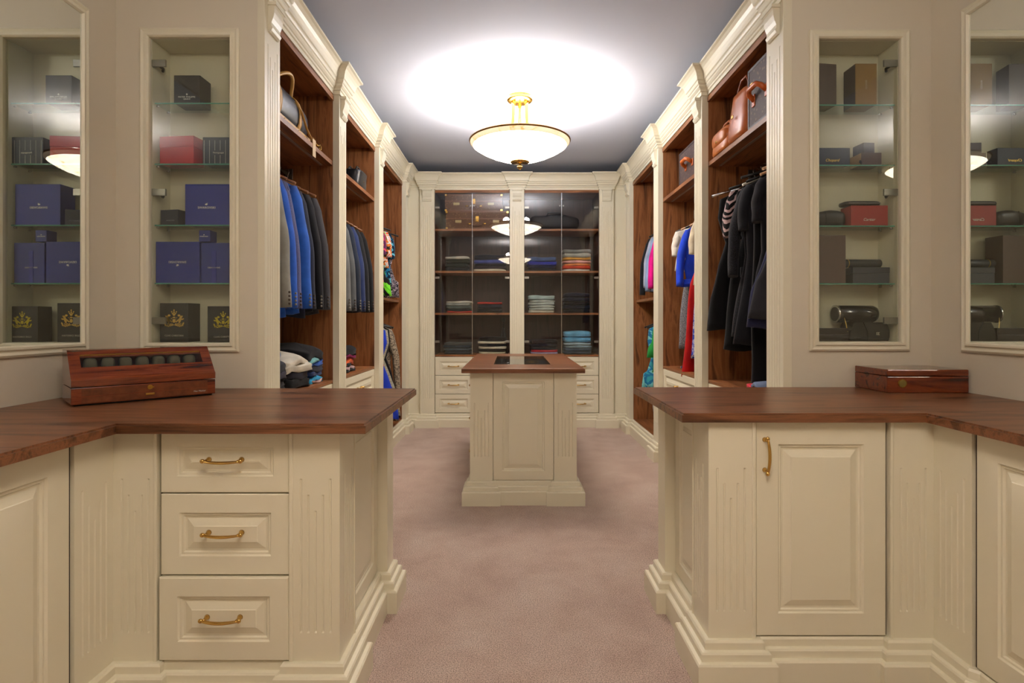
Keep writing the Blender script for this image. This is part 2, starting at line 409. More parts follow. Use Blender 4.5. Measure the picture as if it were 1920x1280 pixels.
# ------------------------------------------------------------------ wardrobes (side bays)
def drawers(root, x0, x1, zs, y, handle=True, t=.02, hl=.112):
    for z0, z1 in zs:
        d = raised(x0+.002, z0+.002, x1-.002, z1-.002, t, .05, y).build('drawer', M['cream'], root)
        handle_mb((x0+x1)/2, (z0+z1)/2, hl, y-t+.001).build('handle', M['brass'], d)
def wardrobe(side, k, label):
    """local frame: x along the bay, -y toward the aisle, origin at the pilaster-face plane"""
    dy = .02 if side > 0 else 0
    a = pY[k][1]+(dy if pY[k][1] < 6 else 0); b = pY[k+1][0]+(dy if k < 2 else 0)
    W = b-a
    if side < 0: root = thing('wardrobe', label, 'wardrobe', (PLX, a, 0), PI/2, 'wardrobe bays along the aisle')
    else: root = thing('wardrobe', label, 'wardrobe', (PRX, b, 0), -PI/2, 'wardrobe bays along the aisle')
    y0, y1 = FD, .63
    zb = ZBASE if k < 2 else .155
    for nm, xa in (('side_panel', -.02), ('side_panel', W)):
        MB().box(xa, y0, .155, xa+.02, y1, ZTOP+.02).build(nm, M['walnut_z'], root)
    MB().box(-.02, y1, .10, W+.02, y1+.012, ZTOP+.02).build('back_panel', M['walnut_z'], root)
    tp = MB().box(-.001, y0, ZTOP, W+.001, y1, ZTOP+.02).build('top_panel', M['walnut_x'], root)
    MB().box(0, y0-.006, ZTOP-.03, W, y0+.018, ZTOP).build('front_rail', M['walnut_x'], root)
    MB().box(0, y0, zb-.02, W, y1, zb).build('base_panel', M['walnut_x'], root)
    if k < 2:
        s_ = MB().box(0, y0+.0, ZS[2]-.028, W, y1, ZS[2], 0).build('shelf', M['walnut_x'], root)
        MB().box(.03, y0+.06, ZS[2]-.034, W-.03, y0+.075, ZS[2]-.0285).build('light_strip', M['alu'], s_)
        zz = .16; hh = (ZBASE-.022-zz)/3
        drawers(root, 0, W, [(zz+i*hh, zz+(i+1)*hh) for i in range(3)], y0+.02)
        rods = [2.17 if k == 0 else 2.12]
    else:
        s_ = MB().box(0, y0+.03, 1.405, W, y1, 1.43).build('shelf', M['walnut_x'], root)
        MB().box(.03, y0+.07, ZTOP-.007, W-.03, y0+.085, ZTOP-.0005).build('light_strip', M['alu'], tp)
        rods = [2.22, 1.30]
    for rz_ in rods:
        r = MB().tube([(.004, .33, rz_), (W-.004, .33, rz_)], .013, 12).build('hanging_rod', M['chrome'], root)
        for xx in (0, W-.006):
            MB().box(xx, .305, rz_-.03, xx+.006, .355, rz_+.04, 0, .002).build('rod_bracket', M['clip'], r)
    # fluted pilaster on the near side of the bay (and the last one beyond the third)
    spans = [pY[k]]+([pY[3]] if k == 2 else [])
    for (p, q) in spans:
        if dy and p < 6: p += dy; q += dy
        if side < 0: u0, u1 = p-a, q-a
        else: u0, u1 = b-q, b-p
        po = pil(u0+.0005, u1-.0005, .15, 2.702, FD+.02).build('pilaster', M['cream'], root)
        corbel((u0+u1)/2, .10, 2.700).build('corbel', M['cream'], po)
    return root
LB = ['open wardrobe bay with jackets nearest the left display wall', 'left wardrobe bay with black bags above dark jackets', 'left wardrobe bay with patterned clothes on two rails, next to the corner']
RB = ['open wardrobe bay with black dresses nearest the right display wall', 'right wardrobe bay with small brown case above blue, cream and red dresses', 'right wardrobe bay with pink and pale blue shirts, next to the corner']
for k in range(3): wardrobe(-1, k, LB[k]); wardrobe(1, k, RB[k])

# ------------------------------------------------------------------ back glazed cabinet
bc = thing('glazed_cabinet', 'cream glazed display cupboard across the far wall with walnut shelves', 'cabinet', (0, YB, 0))
BD = .52
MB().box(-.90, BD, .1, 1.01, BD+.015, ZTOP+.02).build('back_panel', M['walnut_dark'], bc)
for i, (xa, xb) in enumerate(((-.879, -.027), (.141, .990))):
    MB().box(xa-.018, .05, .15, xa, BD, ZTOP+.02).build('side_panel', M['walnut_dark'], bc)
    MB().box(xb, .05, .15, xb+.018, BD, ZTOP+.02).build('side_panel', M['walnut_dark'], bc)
    MB().box(xa, .05, ZTOP, xb, BD, ZTOP+.02).build('top_panel', M['walnut_x'], bc)
    MB().box(xa, FD+.004, ZTOP-.02, xb, .06, ZTOP+.01).build('front_rail', M['walnut_x'], bc)
    for z in ZS: MB().box(xa+.0005, .06, z-.022, xb-.0005, BD-.0005, z).build('shelf', M['walnut_x'], bc)
    MB().box(xa, .06, ZBASE-.02, xb, BD, ZBASE).build('base_panel', M['walnut_x'], bc)
    xm = (xa+xb)/2
    for j, (u0, u1) in enumerate(((xa+.003, xm-.0015), (xm+.0015, xb-.003))):
        g = MB().box(u0, .040, ZBASE+.004, u1, .045, ZTOP-.022)
        d = g.build('glass_door', M['glass_door'], bc)
        e = .0025
        MB().box((u1 if j == 0 else u0)-e/2, .0395, ZBASE+.004, (u1 if j == 0 else u0)+e/2, .0455, ZTOP-.022).build('door_edge', M['chrome'], d, 'bright vertical door edge')
        for hz in (.97, 1.70, 2.50):
            hx = u0 if j == 0 else u1; s_ = 1 if j == 0 else -1
            MB().box(min(hx, hx+s_*.05), .034, hz-.012, max(hx, hx+s_*.05), .052, hz+.012, 0, .002).build('hinge', M['clip'], d)
        MB().tube([(xm+(.02 if j else -.02), .039, 2.52), (xm+(.02 if j else -.02), .03, 2.52)], .008, 10).build('knob', M['clip'], d)
        zz = .158; hh = (ZBASE-.022-zz)/3
    for (u0, u1) in ((xa, xm), (xm, xb)): drawers(bc, u0, u1, [(zz+i_*hh, zz+(i_+1)*hh) for i_ in range(3)], FD+.02, hl=.12)
for (xa, xb) in BX:
    po = pil(xa+.0005, xb-.0005, .15, 2.702, FD+.03).build('pilaster', M['cream'], bc)
    corbel((xa+xb)/2, .10, 2.700).build('corbel', M['cream'], po)

# ------------------------------------------------------------------ island
ix0, ix1, iy0, iy1 = -.278, .428, 3.70, 5.18
isl = thing('island_cabinet', 'cream panelled island with fluted corners standing on the carpet', 'cabinet', ((ix0+ix1)/2, (iy0+iy1)/2, 0))
def isx(mb): return mb.xf(Matrix.Translation((-(ix0+ix1)/2, -(iy0+iy1)/2, 0)))
isx(MB().box(ix0+.02, iy0+.02, .1, ix1-.02, iy1-.02, .868)).build('carcass', M['cream'], isl)
for sy, yy in ((1, iy0), (-1, iy1)):
    for (a, b) in ((ix0, ix0+.15), (ix1-.15, ix1)):
        mb = pil(a, b, .14, .868, .03)
        mb.xf(Matrix.Translation((0, iy0, 0)) if sy > 0 else Matrix.Translation((ix0+ix1, iy1, 0)) @ Matrix.Rotation(PI, 4, 'Z'))
        isx(mb).build('pilaster', M['cream'], isl)
    mb = raised(ix0+.153, .155, ix1-.153, .866, .018, .06, .02)
    mb.xf(Matrix.Translation((0, iy0+.003, 0)) if sy > 0 else Matrix.Translation((ix0+ix1, iy1-.003, 0)) @ Matrix.Rotation(PI, 4, 'Z'))
    isx(mb).build('end_panel', M['cream'], isl)
for sx in (-1, 1):
    L_ = iy1-iy0
    T_ = Matrix.Translation((ix0, iy1, 0)) @ Matrix.Rotation(-PI/2, 4, 'Z') if sx < 0 else Matrix.Translation((ix1, iy0, 0)) @ Matrix.Rotation(PI/2, 4, 'Z')
    for (a, b) in ((.0302, .15), (L_-.15, L_-.0302)):
        isx(pil(a, b, .14, .868, .03).xf(T_)).build('pilaster', M['cream'], isl)
    n_ = 3; ww = (L_-.306)/n_
    for k in range(n_):
        for r_ in range(3):
            zz = .158+r_*.235
            d = isx(raised(.153+k*ww+.002, zz+.002, .153+(k+1)*ww-.002, zz+.233, .018, .045, .02).xf(T_)).build('drawer', M['cream'], isl)
            isx(handle_mb(.153+(k+.5)*ww, zz+.118, .1, .003).xf(T_)).build('handle', M['brass'], d)
pw = .153
ip = [(ix0, iy0), (ix0+pw, iy0), (ix0+pw, iy0+.018), (ix1-pw, iy0+.018), (ix1-pw, iy0), (ix1, iy0), (ix1, iy0+pw), (ix1-.018, iy0+pw), (ix1-.018, iy1-pw), (ix1, iy1-pw), (ix1, iy1),
      (ix1-pw, iy1), (ix1-pw, iy1-.018), (ix0+pw, iy1-.018), (ix0+pw, iy1), (ix0, iy1), (ix0, iy1-pw), (ix0+.018, iy1-pw), (ix0+.018, iy0+pw), (ix0, iy0+pw)]
isx(sweep(ip, PLINTH, closed=True)).build('plinth', M['cream'], isl)
ty0, ty1, tx0, tx1 = 3.62, 5.26, -.328, .474
it = thing('worktop', 'walnut top with inset glass pane lying on the island', 'worktop', ((tx0+tx1)/2, (ty0+ty1)/2, .87))
def itx(mb): return mb.xf(Matrix.Translation((-(tx0+tx1)/2, -(ty0+ty1)/2, -.87)))
gx0, gx1, gy0, gy1 = -.13, .275, 3.98, 4.92
mb = MB().box(tx0, ty0, .87, gx0, ty1, .900, 0, .004).box(gx1, ty0, .87, tx1, ty1, .900, 0, .004).box(gx0-.004, ty0, .87, gx1+.004, gy0, .900, 0, .004).box(gx0-.004, gy1, .87, gx1+.004, ty1, .900, 0, .004)
itx(mb).build('top_board', M['top_x'], it)
itx(MB().box(gx0, gy0, .891, gx1, gy1, .8985)).build('glass_pane', M['glass_door'], it)
itx(MB().box(gx0-.002, gy0-.002, .8705, gx1+.002, gy1+.002, .874)).build('display_tray', M['black'], it, 'dark tray below the glass')

# ------------------------------------------------------------------ peninsula counters
def mir(side, mb, dz=0):
    """geometry authored for the left; mirrored about the aisle centre for the right"""
    if side > 0: mb.v = [(2*CX-x, y, z) for x, y, z in mb.v]
    return mb
for side in (-1, 1):
    left = side < 0; sd = 'left' if left else 'right'
    yf = 1.745 if left else 1.872      # door/drawer plane
    yt = 1.682 if left else 1.842      # tabletop front edge
    zt = .900 if left else .905
    xe = -.535                          # end (pilaster face), mirrored
    xc = -1.238 if left else 2*CX-1.405  # inner corner
    xw = XL if left else 2*CX-XR
    dwall = DW if left else DWR
    zc = zt-.031
    # --- end cabinet
    lab = 'cream drawer cabinet with three brass-handled drawers under the left counter' if left else 'cream cabinet with one panelled door under the right counter'
    cab = thing('base_cabinet', lab, 'cabinet', (0, 0, 0))
    d0, d1 = (-1.096, -.692) if left else (2*CX-1.254, -.692)
    mir(side, MB().box(xc+.002, yf+.02, .1, xe-.04, dwall-.002, zc)).build('carcass', M['cream'], cab)
    mir(side, MB().box(d0-.006, yf+.014, .15, d0-.0005, yf+.022, zc).box(d0, yf+.0195, .15, d1, yf+.0215, zc)).build('shadow_gap', M['gap'], cab)
    if left:
        for i, (z0, z1) in enumerate(((.157, .414), (.418, .670), (.674, zc-.001))):
            dd = raised(d0+.001, z0, d1-.001, z1, .02, .058, yf+(.0 if i else -.01)+.02).build('drawer', M['cream'], cab)
            handle_mb((d0+d1)/2, (z0+z1)/2+.006, .116, yf+(.0 if i else -.01)+.001).build('handle', M['brass'], dd)
    else:
        dd = mir(side, raised(d0+.003, .157, d1-.003, zc-.002, .02, .075, yf+.02)).build('door', M['cream'], cab)
        mir(side, handle_mb(-.725, .762, .115, yf+.001, True)).build('handle', M['brass'], dd)
    # front pilasters
    for (a, b) in ((xe-.150, xe), (xc, xc+.135)):
        mir(side, pil(a, b, .15, zc, .03, yf-.006, True, .24, .72, 5)).build('pilaster', M['cream'], cab)
    mir(side, MB().box(d1, yf-.010, .15, d1+.012, yf+.02, zc, 0, .002)).build('bead', M['cream'], cab)
    mir(side, MB().box(d0-.016, yf-.010, .15, d0-.006, yf+.02, zc, 0, .002)).build('bead', M['cream'], cab)
    # end face (faces the aisle): local x -> world +y, -y -> +x
    TE = Matrix.Translation((xe, yf-.006, 0)) @ Matrix.Rotation(PI/2, 4, 'Z')
    mir(side, pil(.0302, .155, .15, zc, .03, 0, True, .24, .72, 5).xf(TE)).build('pilaster', M['cream'], cab)
    L_ = 2.36-(yf-.006)
    mir(side, MB().box(.155, -.004, .15, .165, .03, zc, 0, .002).xf(TE)).build('bead', M['cream'], cab)
    mir(side, raised(.167, .155, L_-.002, zc-.001, .018, .06, .05).xf(TE)).build('end_panel', M['cream'], cab)
    mir(side, pil(L_, L_+.11, .15, zc, .05, -.010, False).xf(TE)).build('rear_post', M['cream'], cab)
    mir(side, MB().box(xe-.3, 2.475, .02, xe-.035, dwall+.0, zc)).build('rear_return', M['cream'], cab)
    # plinth
    y0_ = yf-.006; pth = [(xc, y0_), (d0-.004, y0_), (d0-.004, y0_+.022), (d1-.004, y0_+.022), (d1-.004, y0_), (xe, y0_), (xe, y0_+.165), (xe-.03, y0_+.165), (xe-.03, 2.36), (xe+.010, 2.36), (xe+.010, 2.47), (xe-.03, 2.47)]
    # --- wing cabinet along the side wall
    lab2 = 'cream cabinet wing along the left wall with large panelled door' if left else 'cream cabinet wing along the right wall with large panelled door'
    wc = thing('base_cabinet', lab2, 'cabinet', (0, 0, 0))
    YE = -.6
    mir(side, MB().box(xw+.002, YE, .1, xc-.022, yf+.3, zc)).build('carcass', M['cream'], wc)
    TW = Matrix.Translation((xc, yf-.006, 0)) @ Matrix.Rotation(PI/2, 4, 'Z')     # local x = +y, so wing runs to negative x
    mir(side, pil(-.155, -.0, .15, zc, .03, 0, True, .24, .72, 5).xf(TW)).build('pilaster', M['cream'], wc)
    mir(side, MB().box(-.163, .012, .15, -.1555, .03, zc).box(-1.6, .0195, .15, -.16, .0225, zc).xf(TW)).build('shadow_gap', M['gap'], wc)
    for j, (a, b) in enumerate(((-.625, -.165), (-1.09, -.629), (-1.56, -1.094))):
        mir(side, raised(a, .157, b, zc-.002, .02, .075, .025).xf(TW)).build('door', M['cream'], wc)
    wp = [(xc, YE), (xc, y0_)]
    pth2 = [(xc-.02, YE), (xc-.02, y0_-.175), (xc, y0_-.155)]+pth
    full = sweep(pth2, PLINTH, 0, 4)
    mir(side, sweep(pth2, PLINTH, 3, len(pth2))).build('plinth', M['cream'], cab)
    mir(side, full).build('plinth', M['cream'], wc)
    # --- worktop (one L-shaped board)
    xo = -.440; xi = -1.188 if left else 2*CX-1.362
    lab3 = 'L-shaped walnut worktop lying on the %s cabinets' % sd
    bm = bmesh.new()
    pts = [(xw+.002, YE-.02), (xi, YE-.02), (xi, yt), (xo, yt), (xo, 2.575), (PLX-.03, 2.575), (xw+.002, dwall-.002 if left else 2.578)]
    if not left: pts = [(2*CX-x, y) for x, y in pts][::-1]
    vs = [bm.verts.new((x, y, zt-.030)) for x, y in pts]
    f = bm.faces.new(vs); r_ = bmesh.ops.extrude_face_region(bm, geom=[f])
    bmesh.ops.translate(bm, verts=[q for q in r_['geom'] if isinstance(q, bmesh.types.BMVert)], vec=(0, 0, .030))
    bmesh.ops.recalc_face_normals(bm, faces=bm.faces[:])
    bmesh.ops.bevel(bm, geom=[e for e in bm.edges if all(v.co.z > zt-.001 for v in e.verts)], offset=.006, segments=2, affect='EDGES')
    me = bpy.data.meshes.new('worktop'); bm.to_mesh(me); bm.free(); me.materials.append(M['top_x'])
    o = bpy.data.objects.new('worktop', me); C.objects.link(o); o['label'] = lab3; o['category'] = 'worktop'

# ------------------------------------------------------------------ wall mirrors
FP = [(0, 0), (0, .010), (.006, .018), (.014, .018), (.018, .010), (.024, .010), (.034, .015), (.042, .010), (.042, 0)]
for side, X, ya in ((-1, XL, 2.363), (1, XR, 2.372)):
    rt = thing('wall_mirror', 'tall cream-framed mirror on the %s wall above the counter' % ('left' if side < 0 else 'right'), 'mirror', (X, ya, 0), PI/2 if side < 0 else -PI/2)
    a, b = (-1.15, 0) if side < 0 else (0, 1.15)
    MB().box(a, -.008, 1.118, b, -.001, 2.505).build('mirror_glass', M['mirror'], rt)
    frame_loop(a, 1.118, b, 2.505, FP).build('frame', M['cream'], rt)

# ------------------------------------------------------------------ display niches
SZ = [2.225, 1.942, 1.657, 1.386]
for side, n, y in ((-1, NL, DW), (1, NR, DWR)):
    sd = 'left' if side < 0 else 'right'
    rt = thing('display_niche', 'glass-fronted display niche with four glass shelves in the %s facing wall' % sd, 'display case', ((n['x0']+n['x1'])/2, y, n['z0']))
    ox, oy, oz = rt.location
    def lo(mb): return mb.xf(Matrix.Translation((-ox, -oy, -oz)))
    x0, x1, z0, z1 = n['x0'], n['x1'], n['z0'], n['z1']; D2 = .150
    lo(MB().box(x0+.0006, y+.012, z0+.0006, x0+.0026, y+D2, z1-.0006).box(x1-.0026, y+.012, z0+.0006, x1-.0006, y+D2, z1-.0006).box(x0+.0026, y+.012, z1-.0026, x1-.0026, y+D2, z1-.0006)
       .box(x0+.0026, y+.012, z0+.0006, x1-.0026, y+D2, z0+.0016).box(x0+.0006, y+D2, z0+.0006, x1-.0006, y+D2+.004, z1-.0006)).build('lining', M['cream_in'], rt)
    lo(frame_loop(x0, z0, x1, z1, FP).xf(Matrix.Translation((0, y, 0)))).build('frame', M['cream'], rt)
    dr = lo(MB().box(x0+.001, y+.004, z0+.002, x1-.001, y+.009, z1-.002)).build('glass_door', M['glass'], rt)
    hx = x0+.001 if side < 0 else x1-.001; s_ = 1 if side < 0 else -1
    for hz in (Z_(116, y), Z_(359, y), Z_(601, y)):
        lo(MB().box(min(hx, hx+s_*.064), y+.010, hz-.016, max(hx, hx+s_*.064), y+.020, hz+.016, 0, .001)).build('hinge', M['clip'], dr)
        lo(MB().tube([(hx+s_*.02, y+.02, hz-.004), (hx+s_*.03, y+.05, hz-.01), (hx+s_*.012, y+.075, hz-.01)], .006, 8)).build('hinge_arm', M['black'], dr)
    for z in SZ:
        mb = MB().box(x0+.003, y+.030, z-.006, x1-.003, y+.145, z-.0005, 0)
        s2 = lo(mb).build('shelf', M['shelf_glass'], rt)
        lo(MB().box(x0+.003, y+.0285, z-.006, x1-.003, y+.0299, z-.0005)).build('shelf_edge', M['glass_edge'], s2, 'green polished front edge')
        for sx in (x0+.008, x1-.008):
            for yy in (y+.045, y+.125):
                lo(MB().tube([(sx-(.008 if sx < (x0+x1)/2 else -.008), yy, z-.011), (sx+(.006 if sx < (x0+x1)/2 else -.006), yy, z-.011)], .0045, 8)).build('shelf_pin', M['chrome'], s2)

def text_mesh(s_, size, mat, parent, loc, rot=(PI/2, 0, 0), shear=0, name='lettering', ext=.0003, align='CENTER', spacing=1.0):
    cu = bpy.data.curves.new('t', 'FONT'); cu.body = s_; cu.size = size; cu.align_x = align; cu.align_y = 'CENTER'; cu.shear = shear; cu.extrude = ext
    cu.space_character = spacing; cu.resolution_u = 3
    to = bpy.data.objects.new('t', cu); C.objects.link(to)
    bpy.context.view_layer.update()
    me = bpy.data.meshes.new_from_object(to.evaluated_get(bpy.context.evaluated_depsgraph_get()))
    C.objects.unlink(to); bpy.data.objects.remove(to)
    me.name = name; me.materials.clear(); me.materials.append(mat)
    o = bpy.data.objects.new(name, me); C.objects.link(o); o.parent = parent; o.location = loc; o.rotation_euler = rot
    return o
WHT = card('e8e6e0', .5); GLD = card('d8b45a', .3, .8); YEL = card('c8b52c', .35, .6); SLV = card('c9c4b6', .35, .6)
def swan(parent, cx, cz, y, s_, flip=False, mat=None):
    mb = MB(); k = -1 if flip else 1
    pts = [(-.9, -.1), (-.5, -.55), (.1, -.7), (.6, -.4), (.75, .1), (.25, -.1), (.55, .35), (.85, .8), (.35, .45), (.05, .15), (-.05, .35), (-.3, .75), (-.15, .2), (-.35, .0), (-.6, .1)]
    pts = [(p[0]*s_*k, p[1]*s_*k) for p in pts]
    mb.prism([(cx+a, cz+b) for a, b in pts], y-.0006, y-.0001, 'y')
    return mb.build('emblem', mat or WHT, parent)
def crest(parent, cx, cz, y, s_, mat):
    """coat of arms: crowned shield between two supporters on a scrolled base"""
    rnd = random.Random(4); mb = MB()
    def leaf(x, z, r, a, asp=.5):
        pts = []
        for k in range(8):
            t = 2*PI*k/8; u = math.cos(t)*r; v_ = math.sin(t)*r*asp
            pts.append((cx+(x+u*math.cos(a)-v_*math.sin(a))*s_, cz+(z+u*math.sin(a)+v_*math.cos(a))*s_))
        mb.prism(pts, y-.0008, y-.0001, 'y')
    for sg in (-1, 1):
        leaf(sg*.62, .02, .42, PI/2-sg*.28, .32); leaf(sg*.5, .42, .14, 0, .8); leaf(sg*.78, .28, .16, sg*.9, .4); leaf(sg*.36, -.1, .26, sg*.8, .25)
        leaf(sg*.92, -.42, .18, sg*1.1, .45); leaf(sg*.88, .05, .14, sg*.4, .5)
        for k in range(6): leaf(sg*(.12+.15*k), -.66+.04*abs(3-k), .10, sg*.4*k, .55)
        for k in range(4): leaf(sg*(.2+.14*k), -.45, .07, k, .7)
        leaf(sg*.16, .62, .12, sg*1.0, .45); leaf(sg*.24, .80, .07, 0, 1)
    leaf(0, -.12, .2, PI/2, .8); leaf(0, .22, .16, 0, .45); leaf(0, .48, .13, 0, .8); leaf(0, .72, .14, PI/2, .5); leaf(0, .95, .09, PI/2, .8)
    for k in range(26): leaf(rnd.uniform(-.7, .7), rnd.uniform(-.6, .3), .05, rnd.uniform(0, 3), .6)
    return mb.build('crest', mat, parent)
def gift(label, cat, x0, x1, y0, y1, z0, z1, col, rz=0, lid=0, side=None, group=None, rough=.5, name='gift_box', bev=.0015):
    cx, cy = (x0+x1)/2, (y0+y1)/2; hx, hy, h = (x1-x0)/2, (y1-y0)/2, z1-z0
    rt = thing(name, label, cat, (cx, cy, z0), rz, group)
    mats = [card(col, rough), card(side, rough) if side else card(col, rough)]
    if lid:
        MB().box(-hx, -hy, 0, hx, hy, h-lid-.0005, 0, bev).build('body', mats[0], rt)
        MB().box(-hx-.001, -hy-.001, h-lid, hx+.001, hy+.001, h, 0, bev).build('lid', mats[0], rt)
    else:
        MB().box(-hx, -hy, 0, hx, hy, h, 0, bev).build('body', mats[0], rt)
        if side: MB().box(-hx-.0008, -hy+.002, .002, -hx-.0001, hy-.002, h-.002).build('side_face', mats[1], rt)
    return rt
YF = DW+.034
def nb(px0, px1, py, z, D=YF, dep=.09):      # footprint helper: edges seen at px0..px1, top at py
    return X_(px0, D), X_(px1, D), D, D+dep, z, Z_(py, D)
# left niche
g = gift('black box with small white logo alone on the top left shelf', 'box', *nb(326, 375, 141, SZ[0], dep=.095), '2b2826')
text_mesh('PATEK PHILIPPE', .0115, WHT, g, (0, -.049, .028)); text_mesh('GENEVE', .009, WHT, g, (0, -.049, .018))
MB().prism([(0, .036), (.005, .041), (0, .046), (-.005, .041)], -.0485, -.0476, 'y').build('emblem', WHT, g)
gift('bright red box on the second left shelf', 'box', *nb(299, 366, 255, SZ[1], dep=.08), 'b3252b', rz=R(-5), lid=.05)
g = gift('charcoal pinstriped box beside the red box', 'box', *nb(380, 440, 257, SZ[1], dep=.085), '2c3036')
for k in range(6): MB().box(-.068+k*.025, -.0434, .002, -.0672+k*.025, -.0426, .11).build('pinstripe', WHT, g)
fr_ = MB().box(-.03, -.0445, .04, .03, -.0428, .062).build('label_plate', card('3a3f46'), g); text_mesh('Montegrappa', .0095, SLV, g, (0, -.0450, .051))
g = gift('small dark navy box on the third left shelf', 'box', *nb(300, 338, 393, SZ[2], dep=.05), '1d1f33', rz=R(-12)); text_mesh('SWAROVSKI', .008, card('777a88'), g, (.008, -.0265, .02))
g = gift('large royal blue box with white swan logo on the third left shelf', 'box', *nb(347, 432, 345, SZ[2], dep=.09), '1b2a86')
text_mesh('SWAROVSKI', .0150, WHT, g, (-.005, -.046, .080)); swan(g, -.006, .097, -.0455, .008)
g = gift('wide royal blue box standing upside down on the fourth left shelf', 'box', *nb(292, 374, 453, SZ[3], dep=.095), '1a2b82')
text_mesh('SWAROVSKI', .0150, WHT, g, (0, -.0485, .098), rot=(PI/2, PI, 0)); swan(g, 0, .082, -.048, .008, True)
g = gift('royal blue box right of the upside down blue box', 'box', *nb(377, 434, 455, SZ[3], dep=.09), '20307f')
text_mesh('SWAROVSKI', .0105, WHT, g, (-.01, -.0465, .072), rot=(PI/2, PI, 0)); swan(g, -.01, .061, -.046, .006, True)
MB().box(-.02, -.0468, .0, -.0, -.0455, .15).build('ribbon', card('2a3490'), g)
zb = Z_(453, YF)
g = gift('tiny blue box standing on top of the blue boxes', 'box', X_(373, YF), X_(394, YF), YF, YF+.06, zb+.0005, Z_(433, YF)+.004, '222f7d'); text_mesh('SWAROVSKI', .007, WHT, g, (-.002, -.0315, .024)); swan(g, -.002, .032, -.031, .004)
g = gift('taller black box with gold coat of arms on the left niche floor', 'box', *nb(300, 353, 568, NL['z0']+.002, dep=.1), '191817'); crest(g, 0, .105, -.0505, .046, GLD); text_mesh('CLIVE CHRISTIAN', .0112, SLV, g, (0, -.0508, .030))
g = gift('black box with yellow coat of arms at the right of the left niche floor', 'box', *nb(389, 448, 574, NL['z0']+.002, dep=.08), '151619'); crest(g, 0, .098, -.0405, .044, YEL); text_mesh('CLIVE CHRISTIAN', .0112, SLV, g, (0, -.0408, .024))
# right niche
YR = DWR+.034
def nr(px0, px1, py, z, D=YR, dep=.09): return X_(px0, D), X_(px1, D), D, D+dep, z, Z_(py, D)
gift('tall dark brown box with gold side at the left end of the top right shelf', 'box', *nr(1530, 1568, 119, SZ[0], dep=.085), '4a3c34', rz=R(8), side='a8843c')
g = gift('tall golden brown box with vertical lettering on the top right shelf', 'box', *nr(1604, 1644, 119, SZ[0], dep=.095), '8a6a34', side='3a2e26'); text_mesh('GUCCI', .011, SLV, g, (0, -.048, .095), rot=(PI/2, PI/2, 0), spacing=1.3)
g = gift('long navy box with gold script on the second right shelf', 'box', *nr(1536, 1594, 277, SZ[1], dep=.06), '262a3c'); text_mesh('Chopard', .018, GLD, g, (-.012, -.0305, .022), shear=.35)
g = gift('flat brown box with tan side on the second right shelf', 'box', *nr(1615, 1653, 286, SZ[1], dep=.09), '4c342f', side='a88a62'); MB().tube([(-.05, -.05, .004), (-.062, -.055, .010), (-.056, -.048, .020), (-.046, -.046, .010)], .003, 6).build('ribbon', card('15110f'), g)
gift('small dark brown box stacked on the flat brown box', 'box', X_(1620, YR), X_(1642, YR), YR+.01, YR+.085, Z_(286, YR)+.0008, Z_(266, YR), '34242a', rz=R(4))
g = gift('red box with silver script on the third right shelf', 'box', *nr(1596, 1665, 385, SZ[2], dep=.085), '9e2f2b'); text_mesh('Cartier', .019, SLV, g, (-.003, -.0435, .028), shear=.3)
bx = X_(1562, YR)
pch = thing('leather_pouch', 'soft black leather pouch left of the red box', 'pouch', (bx, YR+.05, SZ[2])); MB().ell((0, 0, .038), (.075, .045, .038), 24, 12, .55, fn=lambda p: [p[0], p[1]+.003*math.sin(p[0]*90), p[2]+.003*math.sin(p[0]*60+1)]).build('body', card('231f1d', .35), pch); MB().tube([(-.030, -.046, .004), (-.030, -.0465, .035), (-.030, -.038, .07)], .0025, 6).build('seam', card('0e0c0c'), pch)
rc = thing('roll_case', 'slim black case lying on the red box', 'case', (X_(1622, YR), YR+.045, Z_(385, YR)+.001)); MB().ell((0, 0, .012), (.088, .035, .012), 24, 8, .4).build('body', card('2a2628', .3), rc); MB().box(-.07, -.0358, .011, .08, -.0345, .014).build('zip', card('77706e', .3), rc)
gift('tall plain brown box at the left of the fourth right shelf', 'box', *nr(1528, 1586, 441, SZ[3], dep=.095), '574338', rz=R(-3))
gift('slate blue lidded box on the fourth right shelf', 'box', *nr(1599, 1668, 501, SZ[3], dep=.085), '3c4048', lid=.028)
rc = thing('roll_case', 'dark grey watch roll lying on the slate blue box', 'case', (X_(1628, YR), YR+.045, Z_(501, YR)+.002))
MB().tube([(-.105, 0, .020), (-.10, 0, .020), (.082, 0, .020), (.086, 0, .020)], [.015, .020, .020, .015], 20).build('body', card('2b3134', .35), rc)
MB().tube([(-.075, 0, .020), (-.072, 0, .020)], .0208, 20).build('band', GLD, rc)
# bottom right: cylindrical case on curved stand
cy = thing('cylinder_case', 'glossy black cylinder case with silver rim on the right niche floor', 'case', (X_(1620, YR), YR+.055, NR['z0']+.002))
MB().tube([(-.100, 0, .128), (.070, 0, .128), (.085, 0, .128), (.095, 0, .128)], [.041, .041, .035, .02], 28).build('body', card('141414', .15, coat=.5), cy)
MB().tube([(-.107, 0, .128), (-.099, 0, .128)], .043, 28).build('rim', M['chrome'], cy, 'silver rim'); MB().tube([(-.108, 0, .128), (-.1065, 0, .128)], .034, 28).build('end_disc', card('2e2826', .3), cy)
MB().tube([(-.085, -.042, .11), (-.080, -.048, .08), (-.076, -.049, .05), (-.076, -.05, .044)], [.0015, .0018, .002, .003], 6).build('zip_pull', GLD, cy)
st = thing('curved_case', 'black rounded leather case under the cylinder case', 'case', (X_(1632, YR), YR+.055, NR['z0']+.002))
MB().prism([(-.09, 0), (.088, 0), (.094, .02), (.094, .05), (.084, .078), (.07, .088), (-.07, .088), (-.08, .07), (-.09, .04)], -.050, .050, 'y').build('body', card('191a1a', .25), st)
